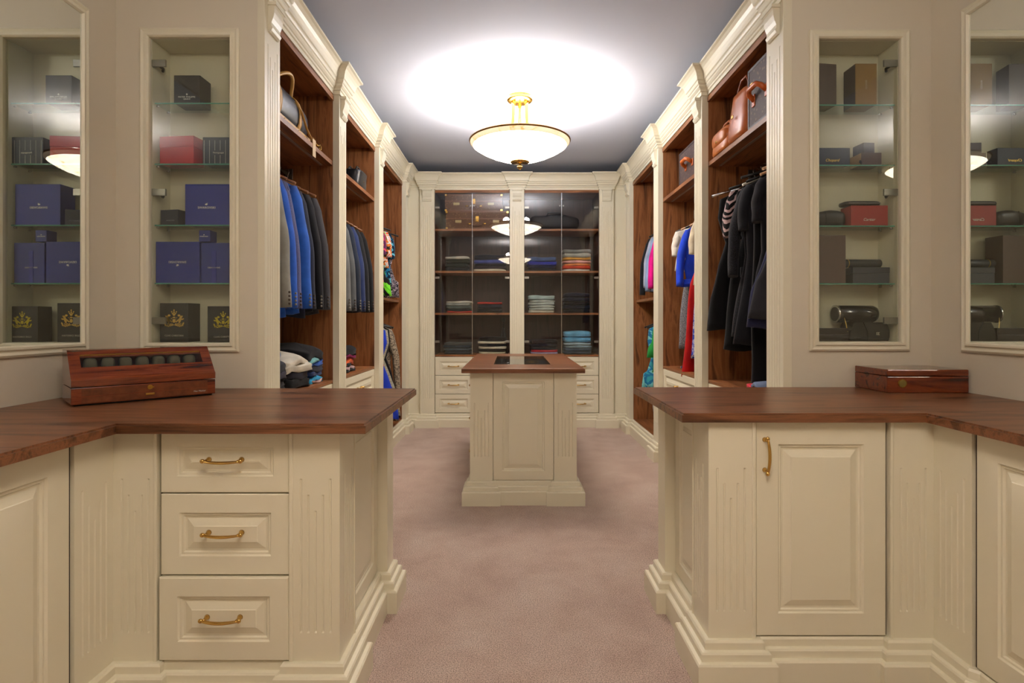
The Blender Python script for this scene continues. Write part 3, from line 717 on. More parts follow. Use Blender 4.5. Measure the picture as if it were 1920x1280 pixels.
MB().tube([(-.03, -.0505, .088), (-.012, -.0508, .05), (-.008, -.0508, .004)], .0012, 5).build('seam', card('050505'), st)
for (a, b, c, d) in ((0, 0, .003, .014), (0, .011, .016, .014), (.005, 0, .008, .009), (.0105, .004, .0135, .014), (.005, 0, .016, .003)):
    MB().box(.03+a, -.0515, .028+b, .03+c, -.0502, .028+d).build('emblem', SLV, st)
gift('flat brown-black case lying at the left of the right niche floor', 'case', *nr(1528, 1592, 615, NR['z0']+.002, dep=.09), '2c2421', rz=R(3), lid=.03, rough=.25)

# ------------------------------------------------------------------ polished boxes on the counters
wb = thing('watch_box', 'long polished mahogany watch box with glass slanted lid on left counter', 'box', (-1.579, 1.985+.02, .9005), R(45))
Lb = .478; dp = .22
MB().box(.01, .012, 0, Lb-.01, dp-.012, .008).build('foot', M['black'], wb)
MB().box(0, 0, .006, Lb, dp, .066, 0, .002).build('base', M['mahog'], wb)
lidp = [(0, .069), (0, .094), (.010, .101), (.100, .193), (.112, .199), (dp, .199), (dp, .069)]
# lid as a hollow slanted frame with a window
ld = MB()
def slp(y): return .101+(y-.010)*(.092/.090)
for xa, xb in ((0, .035), (Lb-.035, Lb)):
    ld.prism(lidp, xa, xb, 'x')
ld.prism([(0, .069), (0, .094), (.010, .101), (.045, slp(.045)), (.045, slp(.045)-.01), (.012, .09), (.012, .069)], .035, Lb-.035, 'x')
ld.prism([(.088, slp(.088)-.01), (.088, slp(.088)), (.100, .193), (.112, .199), (dp, .199), (dp, .069), (dp-.01, .069), (dp-.01, .189), (.112, .189)], .035, Lb-.035, 'x')
lo_ = ld.build('lid', M['mahog'], wb)
MB().prism([(.0445, slp(.0445)-.006), (.0885, slp(.0885)-.006), (.0885, slp(.0885)-.003), (.0445, slp(.0445)-.003)], .034, Lb-.034, 'x').build('window', M['glass_door'], lo_, 'glass window in the slanted lid')
MB().prism([(.087, slp(.087)-.0025), (.0885, slp(.0885)+.0005), (.0865, slp(.0865)+.0005)], .036, Lb-.036, 'x').build('window_trim', M['gold'], lo_)
for k in range(7): MB().ell((.07+k*.056, .105, .142), (.022, .03, .026), 14, 8, .7).build('cushion', card('55513c', .8), wb, 'pale watch cushion seen through the window') if k != 9 else None
MB().box(.036, .06, .066, Lb-.036, dp-.02, .122).build('tray', card('5c5a44', .8), wb)
MB().box(.030, -.0012, .035, Lb-.030, .001, .062).build('front_panel', M['burl'], wb)
dw_ = MB().box(.030, -.0025, .010, Lb-.030, .001, .0325).build('drawer', M['burl'], wb)
MB().box(.228, -.006, .022, .258, -.0024, .030, 0, .001).build('pull', M['gold'], dw_)
text_mesh('Man Mentor', .009, SLV, dw_, (Lb-.06, -.0030, .0215))
MB().tube([(.243, .0, .052), (.243, -.004, .052)], .009, 20).box(.242, -.006, .0505, .256, -.003, .0535).build('lock', M['gold'], wb)
hb = thing('humidor', 'low polished mahogany box with round brass badge on right counter', 'box', (1.585, 2.365, .9055), 0)
Wb, Db, Hb = .345, .225, .098
MB().box(0, 0, 0, Wb, Db, .068, 0, .003).build('base', M['mahog'], hb); MB().box(0, 0, .0695, Wb, Db, Hb, 0, .004).build('lid', M['mahog'], hb)
MB().tube([(.062, .001, .040), (.062, -.004, .040)], .0185, 32).build('badge', M['gold'], hb); MB().tube([(.062, -.004, .040), (.062, -.0052, .040)], .0145, 32).build('badge_face', card('9a8a4a', .35, .7, var=.5), hb)

# ------------------------------------------------------------------ ceiling lamps 
def lamp(label, x, y, cu, cdn):
    rt = thing('ceiling_lamp', label, 'lamp', (x, y, CEIL), 0)
    MB().lathe([(.0, 0), (.098, -.0005), (.100, -.008), (.092, -.014), (.096, -.018), (.104, -.026), (.104, -.034), (.086, -.044), (.06, -.05), (.0, -.052)], 40).build('canopy', M['gold'], rt)
    rim = -.356; Rb = .395
    bowl = [(.395, rim), (.392, rim-.012), (.37, rim-.036), (.32, rim-.068), (.25, rim-.102), (.17, rim-.132), (.09, rim-.146), (.02, rim-.150), (.02, rim-.144), (.09, rim-.140), (.17, rim-.124), (.25, rim-.096), (.32, rim-.062), (.37, rim-.030), (.388, rim-.004)]
    rings = [[(r*math.cos(2*PI*k/64), r*math.sin(2*PI*k/64), z) for k in range(64)] for r, z in bowl]; rings.append(rings[0])
    bm_ = MB().loft(rings, 0, True, False)
    for q_, f_ in enumerate(bm_.f):
        if min(math.hypot(bm_.v[v_][0], bm_.v[v_][1]) for v_ in f_) > .365: bm_.m[q_] = 1
    bm_.build('bowl', [cdn, M['bowl_rim_falloff']], rt)
    rr = [(.393+.009*math.cos(2*PI*j/8), rim+.001+.008*math.sin(2*PI*j/8)) for j in range(8)]
    rings = [[(r*math.cos(2*PI*k/64), r*math.sin(2*PI*k/64), z) for k in range(64)] for r, z in rr]; rings.append(rings[0])
    MB().loft(rings, 0, True, False).build('rim', card('8a6430', .35, .8), rt)
    for k in range(3):
        a = 2*PI*k/3+PI/2+.0
        path = []
        for t in [i/10 for i in range(11)]:
            r = .060+.04*t**3+.06*max(0, t-.7)*2.2; path.append((r*math.cos(a), r*math.sin(a), -.045-(abs(rim)-.045+.02)*t))
        MB().tube(path, [.012+.005*abs(t/10-.5)*2 for t in range(11)], 10).build('arm', M['gold'], rt)
        MB().tube([(path[-1][0], path[-1][1], rim-.02), (.36*math.cos(a), .36*math.sin(a), rim-.012), (.39*math.cos(a), .39*math.sin(a), rim)], .004, 6).build('stay', M['gold'], rt)
    MB().tube([(0, 0, -.05), (0, 0, rim-.165)], .006, 8).build('stem', M['gold'], rt)
    MB().lathe([(.0, rim-.150), (.06, rim-.156), (.076, rim-.160), (.076, rim-.165), (.04, rim-.172), (.012, rim-.176), (.009, rim-.182), (.016, rim-.188), (.022, rim-.198), (.020, rim-.210), (.012, rim-.218), (.006, rim-.224), (0, rim-.226)], 32).build('finial', M['brass'], rt)
    for k in range(3):
        a = 2*PI*k/3+.5; p = (.17*math.cos(a), .17*math.sin(a))
        MB().ell((p[0], p[1], rim-.02), (.03, .03, .045), 12, 8).build('bulb', cdn, rt)
        for nm, z, e, rad in (('lamp_light', rim+.055, LAMP_UP, .05),):
            l = bpy.data.lights.new(nm, 'POINT'); l.energy = e; l.shadow_soft_size = rad; l.color = cu
            lo2 = bpy.data.objects.new(nm, l); C.objects.link(lo2); lo2.location = (x+p[0], y+p[1], CEIL+z)
    return rt
lamp('brass semi-flush ceiling lamp with glowing alabaster bowl above the island', .062, 4.44, (.88, .94, 1.0), M['bowl_far'])
lamp('brass semi-flush ceiling lamp above the front counters, seen only reflected', .062, .15, (1, .96, .90), M['bowl_near'])

# ------------------------------------------------------------------ hanging clothes
def garment(name, label, cat, X, Y, ztop, side, mat, length=.85, hw=.22, kind='jacket', th=.042, flare=0, rz=0, seed=1, group=None, sleeve=None, mat2=None, hang='black', xo=0, buttons=False, amp=.006):
    """garment on a hanger; local +x points at the aisle; origin at rail height"""
    rnd = random.Random(seed)
    rt = thing(name, label, cat, (X, Y, ztop), (0 if side < 0 else PI)+rz, group)
    sh = .10                                     # top of collar below the rail
    if kind in ('jacket', 'coat', 'shirt'):
        prof = [(sh, .05, .035), (sh+.02, .075, .04), (sh+.045, .13, .036), (sh+.085, hw*.90, th*.85), (sh+.12, hw*.96, th), (sh+.3, hw*.88, th*1.05), (sh+.48, hw*.86, th), (sh+.7*(length-.1), hw*.92+flare*.5, th), (length, hw+flare, th*.95)]
    elif kind == 'top':
        prof = [(sh+.01, .07, .02), (sh+.03, .11, .03), (sh+.06, hw*.9, th*.8), (sh+.12, hw, th), (sh+.25, hw*.85, th), (length*.75, hw*.85+flare*.5, th), (length, hw*.92+flare, th)]
    elif kind == 'dress':
        prof = [(sh+.01, .09, .015), (sh+.03, .12, .025), (sh+.08, hw*.72, th*.8), (sh+.2, hw*.76, th), (sh+.36, hw*.62, th*.9), (sh+.5, hw*.75+flare*.3, th), (length*.8, hw*.85+flare*.8, th*1.1), (length, hw*.9+flare, th*1.2)]
    else:                                        # trousers / skirt
        prof = [(sh+.02, hw*.5, .02), (sh+.05, hw*.55, th*.8), (sh+.3, hw*.62+flare*.4, th), (length*.8, hw*.62+flare*.8, th), (length, hw*.6+flare, th)]
    prof.sort(key=lambda q: q[0])
    # resample
    ps = []
    for a, b in zip(prof[:-1], prof[1:]):
        m_ = max(1, int((b[0]-a[0])/.045))
        for i in range(m_):
            t = i/m_; ps.append(tuple(a[j]+(b[j]-a[j])*t for j in range(3)))
    ps.append(prof[-1]); n = 32; ph = [rnd.uniform(0, 6.28) for _ in range(4)]; kf = rnd.choice((5, 6, 7)); rings = []
    for (d, hw_, t_) in ps:
        q = min(1, max(0, (d-sh-.1)/.5)); ring = []
        for k in range(n):
            a = 2*PI*k/n; ca, sa = math.cos(a), math.sin(a)
            x = math.copysign(abs(ca)**.8, ca)*hw_; y = math.copysign(abs(sa)**.75, sa)*t_
            y += q*amp*2*math.sin(kf*x/.2+ph[0]+d*1.5)+q*amp*math.sin(kf*2.3*x/.2+ph[1])
            x += q*amp*math.sin(d*9+ph[2])+xo*q
            z = -d+(.006*math.sin(x*30+ph[3]) if d > length-.02 else 0)
            ring.append((x, y, z))
        rings.append(ring)
    # hollow hem turned up inside
    last = rings[-1]; cx_ = sum(p[0] for p in last)/n; cy_ = sum(p[1] for p in last)/n
    rings.append([(cx_+(p[0]-cx_)*.93, cy_+(p[1]-cy_)*.8, p[2]+.002) for p in last]); rings.append([(cx_+(p[0]-cx_)*.9, cy_+(p[1]-cy_)*.7, p[2]+.06) for p in last])
    MB().loft(rings, 0).build('body', mat, rt)
    sl = sleeve if sleeve is not None else {'jacket': .69 if length > .88 else .64, 'coat': .6, 'shirt': .6, 'top': .2}.get(kind, 0)
    if sl:
        for sx in (1, -1):
            p0 = (sx*hw*.80, 0, -(sh+.10)); rad0 = th*1.15
            nseg = 12; path = []; rr = []
            for i in range(nseg+1):
                t = i/nseg
                path.append((sx*(hw*.80+(.055*min(1, t*2.2)+.03*t)*min(1, sl/.55))+xo*t, -.012*math.sin(t*3)*(1 if sx > 0 else -1)+.004*math.sin(t*14+ph[1]), p0[2]-sl*t+.02*(t < .01)))
                rr.append((rad0*(1-.28*t)) if i else rad0*.55)
            so = MB().tube(path, rr, 14, 0, .85).build('sleeve', mat2 or mat, rt)
            if buttons and sx > 0:
                e = path[-1]
                for j in range(4):
                    MB().ell((e[0]+rr[-1]*.78, e[1]-rr[-1]*.62, e[2]+.02+j*.020), (.0065, .0065, .0065), 8, 5).build('cuff_button', card('8a8478' if seed % 2 else '4a3a30', .3), so)
    if kind in ('jacket', 'coat'):
        for sy in (-1, 1):
            MB().prism([(-.07, -sh-.02), (.0, -sh-.30), (.07, -sh-.02), (.05, -sh+.01), (-.05, -sh+.01)], sy*(th+.006)-.002, sy*(th+.006)+.002, 'y').build('lapel', mat, rt) if sy < 0 else None
    hanger('hanger of the '+label, X, Y, ztop, side, hw, rz, hang, group)
    return rt
HC = {'black': card('141212', .4), 'white': card('d9d2c4', .4), 'wood': wood('hanger_wood', [(.3, '8a5a34'), (.6, 'b07a4c'), (.8, '9a683c')], 'x', .35), 'chrome': M['chrome'], 'tan': card('c49a74', .5)}
def hanger(label, X, Y, ztop, side, hw, rz, col, group=None):
    rt = thing('clothes_hanger', label[:110], 'hanger', (X, Y, ztop), (0 if side < 0 else PI)+rz, 'clothes hangers on the rails')
    pts = []
    for i in range(12):
        a = -R(50)+i*R(230)/11; pts.append((.020*math.cos(a), 0, .0+.020*math.sin(a)))
    pts = pts[::-1]; pts = [(p[0], p[1], p[2]) for p in pts]
    hk = [(0, 0, -.088), (0, 0, -.045), (.012, 0, -.03)]+pts[::-1]
    MB().tube(hk, .0022, 6).build('hook', M['chrome'], rt)
    w_ = hw*.88; path = [(-w_, 0, -.16), (-w_*.6, 0, -.125), (-.05, 0, -.09), (0, 0, -.082), (.05, 0, -.09), (w_*.6, 0, -.125), (w_, 0, -.16)]
    MB().tube(path, [.010, .009, .008, .010, .008, .009, .010], 8, 0, .8).build('shoulder_bar', HC[col], rt)
    return rt
ROD_L, ROD_R = PLX-.33, PRX+.33
g1 = 'suit jackets on the rail of the nearest left bay'
J = [(2.83, '4a2c28', None, 'dark maroon suit jacket, nearest on the left rail'), (2.95, '8f8f88', None, 'light grey suit jacket second on the nearest left rail'),
     (3.10, '2c5fc4', None, 'bright royal blue suit jacket on the nearest left rail'), (3.165, '6c6f98', ('tweed', '565a80'), 'dusty lilac blue jacket behind the bright blue one'),
     (3.27, '2f62c0', None, 'second blue jacket, between the lilac one and the navy ones'), (3.40, '262c3e', None, 'dark navy suit jacket with dark cuff buttons in the nearest left bay'),
     (3.51, '17181e', None, 'near-black suit jacket in the nearest left bay'), (3.62, '45454a', ('tweed', '3a3a40'), 'charcoal grey suit jacket, farthest in the nearest left bay')]
for i, (y, c, p, lb) in enumerate(J):
    garment('suit_jacket', lb, 'jacket', ROD_L+.012*math.sin(i*2.1), y, 2.17, -1, fabric(c, .85, p[0] if p else None, p[1] if p else None, 300), .90+.02*(i % 3), .225, 'jacket', .030 if i == 3 else .044, 0, R(2-i), i+3, g1, buttons=True, hang='wood', amp=.004)
g2 = 'suit jackets on the rail of the middle left bay'
J = [(4.02, '6b6d6c', 'pale grey suit jacket nearest in the middle left bay'), (4.15, '55585a', 'mid grey suit jacket second in the middle left bay'), (4.28, '1f2736', 'dark navy suit jacket third in the middle left bay'),
     (4.40, '26345e', 'blue navy suit jacket in the middle left bay'), (4.52, '16171b', 'black suit jacket with wide shoulders in the middle left bay'), (4.66, '101114', 'black suit jacket farthest in the middle left bay')]
for i, (y, c, lb) in enumerate(J):
    garment('suit_jacket', lb, 'jacket', ROD_L+.02, y, 2.12, -1, fabric(c, .85), .82+.02*(i % 2), .225, 'jacket', .05, 0, R(-2+i), i+13, g2, buttons=True, hang='wood', amp=.004)
g3 = 'colourful clothes on the upper rail of the far left bay'
J = [(5.08, ('multi', 'd94a5c,2f7fd0,e8e4da,2a2a2a', 9), .70, 'shirt', 'pink, blue and white patterned blouse on the upper far left rail'), (5.17, ('multi', 'c22b52,5a2050,e8506a', 12), .66, 'top', 'magenta and purple top on the upper far left rail'),
     (5.27, ('multi', '5bd01f,7fe83a,1d1d1d,5bd01f', 5), .78, 'dress', 'lime green dress with dark marks on the upper far left rail'), (5.40, ('multi', 'f0622a,d8e0e0,e8823a,2a2a2a', 10), .50, 'top', 'orange patterned blouse on the upper far left rail'),
     (5.52, ('multi', '1f7fae,0f2a44,58b8d0', 12), .66, 'top', 'teal blue patterned blouse on the upper far left rail'), (5.66, ('multi', 'b9aab4,1d1b20,8f8490,1d1b20', 30), .78, 'dress', 'lilac grey and black speckled dress farthest on the upper left rail')]
for i, (y, (p, c2, sc), L_, kd, lb) in enumerate(J):
    garment('blouse' if kd == 'top' else 'dress', lb, 'blouse' if kd == 'top' else 'dress', ROD_L+.06, y, 2.22, -1, fabric(c2[:6], .8, p, c2, sc), L_, .30 if kd == 'dress' else .24, kd, .045, 0.01, R(3*(-1)**i), i+23, g3, sleeve=.2 if kd == 'top' else 0)
g4 = 'clothes on the lower rail of the far left bay'
J = [(5.07, fabric('c23a34', .8), .5, 'top', 'red top on the lower far left rail'), (5.20, fabric('2440c0', .8), 1.0, 'dress', 'royal blue long dress on the lower far left rail'),
     (5.29, fabric('b7b09a', .8, 'tweed', '8a8474', 90), .98, 'dress', 'pale beige and white dress on the lower far left rail'), (5.36, fabric('111113', .8), .9, 'dress', 'black dress on the lower far left rail'),
     (5.43, fabric('d0c8bb', .8, 'print', '17171a', 16), 1.02, 'dress', 'black and white patterned dress on the lower far left rail'), (5.55, fabric('121214', .8), 1.05, 'dress', 'long black dress beside the patterned coat on the lower left rail'),
     (5.68, fabric('b5a58e', .8, 'tweed', '4c4038', 70), 1.10, 'coat', 'beige brown speckled coat farthest on the lower left rail')]
for i, (y, m_, L_, kd, lb) in enumerate(J):
    garment('coat' if kd == 'coat' else 'dress' if kd == 'dress' else 'blouse', lb, 'coat' if kd == 'coat' else 'dress' if kd == 'dress' else 'blouse', ROD_L+.05, y, 1.30, -1, m_, L_, (.34 if i < 3 else .28) if kd == 'dress' else .22, kd, .042, .06, 0, i+33, g4)
# right, nearest bay
g5 = 'black clothes on the rail of the nearest right bay'
BK = fabric('0e0e11', .8); DK = fabric('1c1c22', .85); DG = fabric('2a2a30', .85)
J = [(2.83, fabric('c9c2b2', .8), .45, 'top', .19, .0, 'short cream top nearest on the right rail', 'white', .30), (2.90, DG, .95, 'dress', .21, .1, 'dark grey skirted dress near the front of the right rail', 'white', 0), (2.96, fabric('25284a', .8), 1.00, 'dress', .22, .08, 'navy blue flared dress on the nearest right rail', 'tan', 0),
     (3.06, DK, .95, 'coat', .22, .03, 'charcoal coat with wide short sleeves on the right rail', 'tan', .22),
     (3.15, BK, 1.34, 'trousers', .30, .04, 'long black trousers reaching the base on the right rail', 'black', 0), (3.22, DK, 1.10, 'coat', .23, .04, 'black coat with drooping shoulders on the right rail', 'black', .24),
     (3.31, fabric('17171b', .85, 'tweed', '2c2c33', 220), 1.06, 'coat', .22, .03, 'black tweed coat with grey pocket flap on the right rail', 'white', .5), (3.40, BK, 1.14, 'dress', .22, .03, 'long black dress in the middle of the right rail', 'black', 0),
     (3.49, fabric('100e10', .8, 'chain', 'c4a8a8', 16), .50, 'top', .22, .0, 'black and pale pink ribbon-print blouse on the right rail', 'chrome', .24), (3.60, BK, 1.02, 'dress', .25, .02, 'sleeveless black dress farthest in the nearest right bay', 'chrome', 0)]
for i, (y, m_, L_, kd, hw, fl, lb, hc, sl) in enumerate(J):
    o = garment({'top': 'blouse', 'trousers': 'trousers'}.get(kd, kd), lb, {'top': 'blouse', 'trousers': 'trousers'}.get(kd, kd), ROD_R-.02, y, 2.17, 1, m_, L_, hw*1.28 if kd == 'dress' else hw*1.08, kd, .04, fl, R(2*(-1)**i), i+53, g5, sleeve=sl, hang=hc)
    if 'pocket flap' in lb: MB().box(.09, -.058, -.70, .20, -.046, -.64, 0, .003).build('pocket_flap', DG, o, 'grey pocket flap')
g6 = 'dresses on the rail of the middle right bay'
J = [(3.98, fabric('1a1c22', .8), .98, 'dress', .24, .02, 'dark slate dress nearest in the middle right bay', 0), (4.07, fabric('d8cfbc', .8), 1.22, 'dress', .22, .04, 'cream dress with lace hem in the middle right bay', 0),
     (4.15, fabric('cfc2a8', .8), .62, 'top', .24, .0, 'cream short-sleeved blouse in the middle right bay', .2), (4.23, fabric('2a3fb0', .8, 'print', 'd8d8e8', 30), 1.18, 'dress', .2, .03, 'blue and white printed dress in the middle right bay', 0),
     (4.31, fabric('b81414', .7), 1.32, 'dress', .22, .06, 'long red dress reaching the base in the middle right bay', 0), (4.40, fabric('1f45d0', .7), .62, 'shirt', .22, .02, 'bright blue blouse in the middle right bay', .42),
     (4.50, fabric('8e8e94', .8, 'tweed', '55555c', 150), 1.12, 'dress', .23, .02, 'grey tweed dress in the middle right bay', 0), (4.60, fabric('dcd6c8', .8), .48, 'top', .24, .0, 'white blouse farthest in the middle right bay', .16)]
for i, (y, m_, L_, kd, hw, fl, lb, sl) in enumerate(J):
    o = garment('blouse' if kd == 'top' else 'dress', lb, 'blouse' if kd == 'top' else 'dress', ROD_R-.03, y, 2.10, 1, m_, L_, hw, kd, .038, fl, R(2*(-1)**i), i+73, g6, sleeve=sl, hang='black' if i % 2 else 'tan')
    if 'lace' in lb: MB().prism([(-.20, -1.10), (.20, -1.10), (.21, -1.16), (-.21, -1.16)], -.062, .062, 'y').build('hem', fabric('b9b3a4', .9, 'tweed', '3a3833', 90), o, 'dark patterned lace hem')
g7 = 'shirts on the upper rail of the far right bay'
J = [(5.10, fabric('e0dbd0', .8), .74, 'shirt', 'white long shirt nearest on the upper far right rail', .55), (5.20, fabric('d8642a', .8), .62, 'top', 'orange top on the upper far right rail', 0),
     (5.29, fabric('15151c', .8, 'dots', 'c8c8c8', 60), .56, 'top', 'black top with white dots on the upper far right rail', .3), (5.38, fabric('e0188c', .7), .66, 'top', 'hot pink top on the upper far right rail', .5),
     (5.48, fabric('8ba6cc', .8), .72, 'shirt', 'light blue shirt on the upper far right rail', .52), (5.58, fabric('a8b2c8', .8), .60, 'shirt', 'pale lilac blue shirt on the upper far right rail', .48),
     (5.70, fabric('1c2026', .8), .72, 'shirt', 'black shirt farthest on the upper far right rail', .55)]
for i, (y, m_, L_, kd, lb, sl) in enumerate(J):
    garment('shirt', lb, 'shirt', ROD_R-.01, y, 2.22, 1, m_, L_, .21, kd, .04, .01, 0, i+93, g7, sleeve=sl, hang='black')
g8 = 'clothes on the lower rail of the far right bay'
J = [(5.10, fabric('141418', .8), 1.10, 'trousers', .26, 'dark trousers nearest on the lower far right rail'), (5.20, fabric('e4ded4', .8, 'dots', '1d1d1d', 45), .92, 'dress', .22, 'white dress with black dots on the lower far right rail'),
     (5.30, fabric('d8d2c6', .8), .98, 'dress', .20, 'plain white dress on the lower far right rail'), (5.42, fabric('15151a', .8, 'stripe', 'e0e0e0', 22), 1.02, 'trousers', .30, 'black trousers with thin white stripes on the lower right rail'),
     (5.56, fabric('2fa04a', .75), .45, 'dress', .24, 'green top half dress on the lower far right rail')]
for i, (y, m_, L_, kd, hw, lb) in enumerate(J):
    garment('trousers' if kd == 'trousers' else 'dress', lb, 'trousers' if kd == 'trousers' else 'dress', ROD_R-.02, y, 1.30, 1, m_, L_, hw, kd, .04, .02, 0, i+103, g8)
garment('dress', 'teal blue printed dress farthest on the lower far right rail', 'dress', ROD_R-.03, 5.66, 1.30, 1, fabric('3fa8b8', .75, 'multi', '3fa8b8,2a7fae,7fd0d0', 8), .78, .25, 'dress', .04, .03, 0, 120, g8)

# ------------------------------------------------------------------ folded clothes
ORD = ['topmost', '2nd down', '3rd down', '4th down', '5th down', '6th down', '7th down', '8th down']
def pile(desc, cx, cy, z, w_, d_, items, rz=0, seed=1, name='folded_garment', grp=None, mess=0):
    """items listed from the bottom: (colour hex or material, height, noun)"""
    rnd = random.Random(seed); zc = z; n = len(items)
    for i, it_ in enumerate(items):
        c, h, noun = it_; m_ = fabric(c, .9) if isinstance(c, str) else c
        ww = w_*rnd.uniform(.92, 1.0); dd = d_*rnd.uniform(.93, 1); sd = rnd.uniform(0, 6)
        lb = noun+', '+(ORD[n-1-i] if n > 1 else 'alone')+' in '+desc
        rt = thing(name, lb[:120], 'folded clothes', (cx+rnd.uniform(-.006, .006), cy+rnd.uniform(-.004, .004), zc), rz+R(rnd.uniform(-3, 3)*(1+3*mess)), grp or 'folded clothes in the '+desc)
        def fn(p, h=h, ww=ww, dd=dd, sd=sd):
            x, y, zz = p; e = abs(zz)/(h/2)
            if e < .35: x *= .975; y *= (.955 if y < 0 else .98)          # fold groove
            s1 = (.004+mess*.006)*math.sin(x*(22+mess*14)+sd)+.0025*math.sin(y*31+sd)
            dr = -mess*(.035*(i+1)/n)*((x/(ww/2))**2+max(0, -y/(dd/2))**2)*.7 if i else 0
            zz += dr
            if mess: x += .008*math.sin(y*28+sd); y += .010*math.sin(x*24+sd*2)
            return [x, y, max(-h/2 if not (mess and i) else -h/2-.03, zz+(s1 if (zz > 0 or mess) else 0))]
        MB().ell((0, 0, h/2), (ww/2, dd/2, h/2), 32, 12, .32, fn=fn).build('cloth', m_, rt)
        MB().ell((0, -dd*.12, h*.42), (ww*.487, dd*.385, h*.12), 24, 6, .3).build('inner_fold', m_, rt) if not mess else None
        zc += h+.0008
P_ = lambda px, D: X_(px, D)
DB = 6.62
def bp(desc, px0, px1, z, items, seed): pile(desc, (P_(px0, DB-.12)+P_(px1, DB-.12))/2, DB, z+.001, (px1-px0)/F*(DB-.12), .27, items, 0, seed)
bp('grey-topped pile, far left, middle cupboard shelf', 833, 880, ZS[1], [('20242a', .045, 'folded black jeans'), ('2a302e', .05, 'folded dark green trousers'), ('33362f', .045, 'folded olive trousers'), ('b9b5a8', .035, 'folded light grey sweater')], 1)
bp('navy-topped pile on the middle cupboard shelf', 887, 950, ZS[1], [('c6bca6', .03, 'folded cream shirt'), ('3a2f38', .03, 'folded plum shirt'), ('23232c', .03, 'folded black shirt'), ('4a5490', .045, 'folded violet blue sweater'), ('1d2230', .06, 'folded navy sweater')], 2)
bp('blue pile right of the centre cupboard pilaster', 988, 1046, ZS[1], [('202430', .035, 'folded dark navy sweater'), ('1c2140', .035, 'folded navy sweater'), ('25308e', .045, 'folded bright blue sweater'), ('4a5c80', .05, 'folded slate blue sweater')], 3)
bp('multicoloured pile at right of middle cupboard shelf', 1054, 1110, ZS[1], [('d8d0c8', .03, 'folded white shirt'), ('c8452c', .035, 'folded red shirt'), ('d88850', .03, 'folded orange shirt'), ('d8a098', .035, 'folded pink shirt'), ('c8923c', .03, 'folded mustard shirt'), ('a8a89e', .05, 'folded pale grey sweater'), ('8a8c88', .04, 'folded grey sweater')], 4)
bp('pale-topped pile, far left, lower cupboard shelf', 834, 885, ZS[0], [('b02c24', .018, 'folded red cloth'), ('26282c', .03, 'folded black shirt'), ('56605c', .03, 'folded grey-green shirt'), ('8c8e88', .03, 'folded grey shirt'), ('bcb8aa', .025, 'folded pale shirt')], 5)
bp('red-topped pile on the lower cupboard shelf', 893, 942, ZS[0], [('17191f', .05, 'folded black sweater'), ('1c2230', .05, 'folded navy sweater'), ('b83028', .022, 'folded red shirt')], 6)
bp('pale jeans pile on the lower cupboard shelf', 990, 1043, ZS[0], [('b8b4a4', .028, 'folded off-white trousers')]+[('a9b0a8', .03, 'folded pale jeans')]*4+[('9db0ae', .05, 'folded pale blue jeans')], 7)
bp('dark jeans pile right on lower cupboard shelf', 1056, 1108, ZS[0], [('16181f', .04, 'folded dark jeans'), ('1b2030', .045, 'folded navy jeans'), ('15171e', .045, 'folded black jeans'), ('1e2436', .05, 'folded dark blue jeans'), ('23283a', .05, 'folded indigo jeans')], 8)
bp('grey pile at bottom left of the cupboard', 830, 884, ZBASE, [('2c343c', .035, 'folded dark grey shirt'), ('3c4650', .035, 'folded steel grey shirt'), ('333c46', .03, 'folded slate shirt'), ('4a4c4a', .03, 'folded grey shirt')], 9)
bp('black and cream pile at the cupboard bottom', 896, 950, ZBASE, [('c4b89c', .028, 'folded cream shirt'), ('2a2522', .03, 'folded dark brown shirt'), ('cac0aa', .028, 'folded beige shirt'), ('24252a', .03, 'folded black shirt'), ('c8c0ac', .03, 'folded ivory shirt'), ('17171a', .05, 'folded black sweater')], 10)
bp('dark red-striped pile at the cupboard bottom', 993, 1048, ZBASE, [('a898b8', .022, 'folded lilac shirt'), ('b8303c', .026, 'folded red shirt'), ('23222a', .035, 'folded charcoal shirt'), ('2c2a33', .035, 'folded grey-black shirt'), ('1c1a20', .045, 'folded black shirt')], 11)
bp('light blue jeans pile at the cupboard bottom', 1056, 1112, ZBASE, [('3a4450', .035, 'folded dark jeans'), ('485664', .035, 'folded grey jeans'), ('7e94a0', .03, 'folded faded jeans'), ('a0b4be', .035, 'folded pale jeans'), ('5f9cc0', .06, 'folded light blue jeans'), ('6aa6c8', .07, 'folded bright light blue jeans')], 12)
# stacks in the side bays
pile('front stack in the nearest left bay', -1.38, 2.98, ZBASE+.001, .30, .28, [('1a1b20', .035, 'folded black sweater'), ('2a2a33', .045, 'folded charcoal sweater'), ('3c3a4a', .045, 'folded dusky purple sweater'), ('252833', .05, 'folded dark navy fleece'), ('4a6c98', .07, 'folded denim blue beanie and scarf')], R(90), 21, mess=1)
pile('cream-topped stack in the nearest left bay', -1.36, 3.25, ZBASE+.001, .27, .30, [('17181b', .06, 'folded black wool sweater'), ('2c2b38', .05, 'folded dark violet sweater'), ('c8c2b4', .045, 'folded ivory fleece'), ('d2ccbe', .045, 'folded cream fleece')], R(86), 22, mess=1)
pile('back stack in the nearest left bay', -1.36, 3.52, ZBASE+.001, .24, .30, [('c8a098', .014, 'folded pink shirt'), ('2a9cd0', .034, 'folded turquoise shirt'), ('3a4a78', .03, 'folded slate shirt'), ('26283a', .04, 'folded navy shirt'), ('2a62c8', .035, 'folded blue shirt with orange lining'), ('7ab4b8', .014, 'folded pale teal scarf'), ('1c1c22', .07, 'folded black coat')], R(92), 23, mess=1)
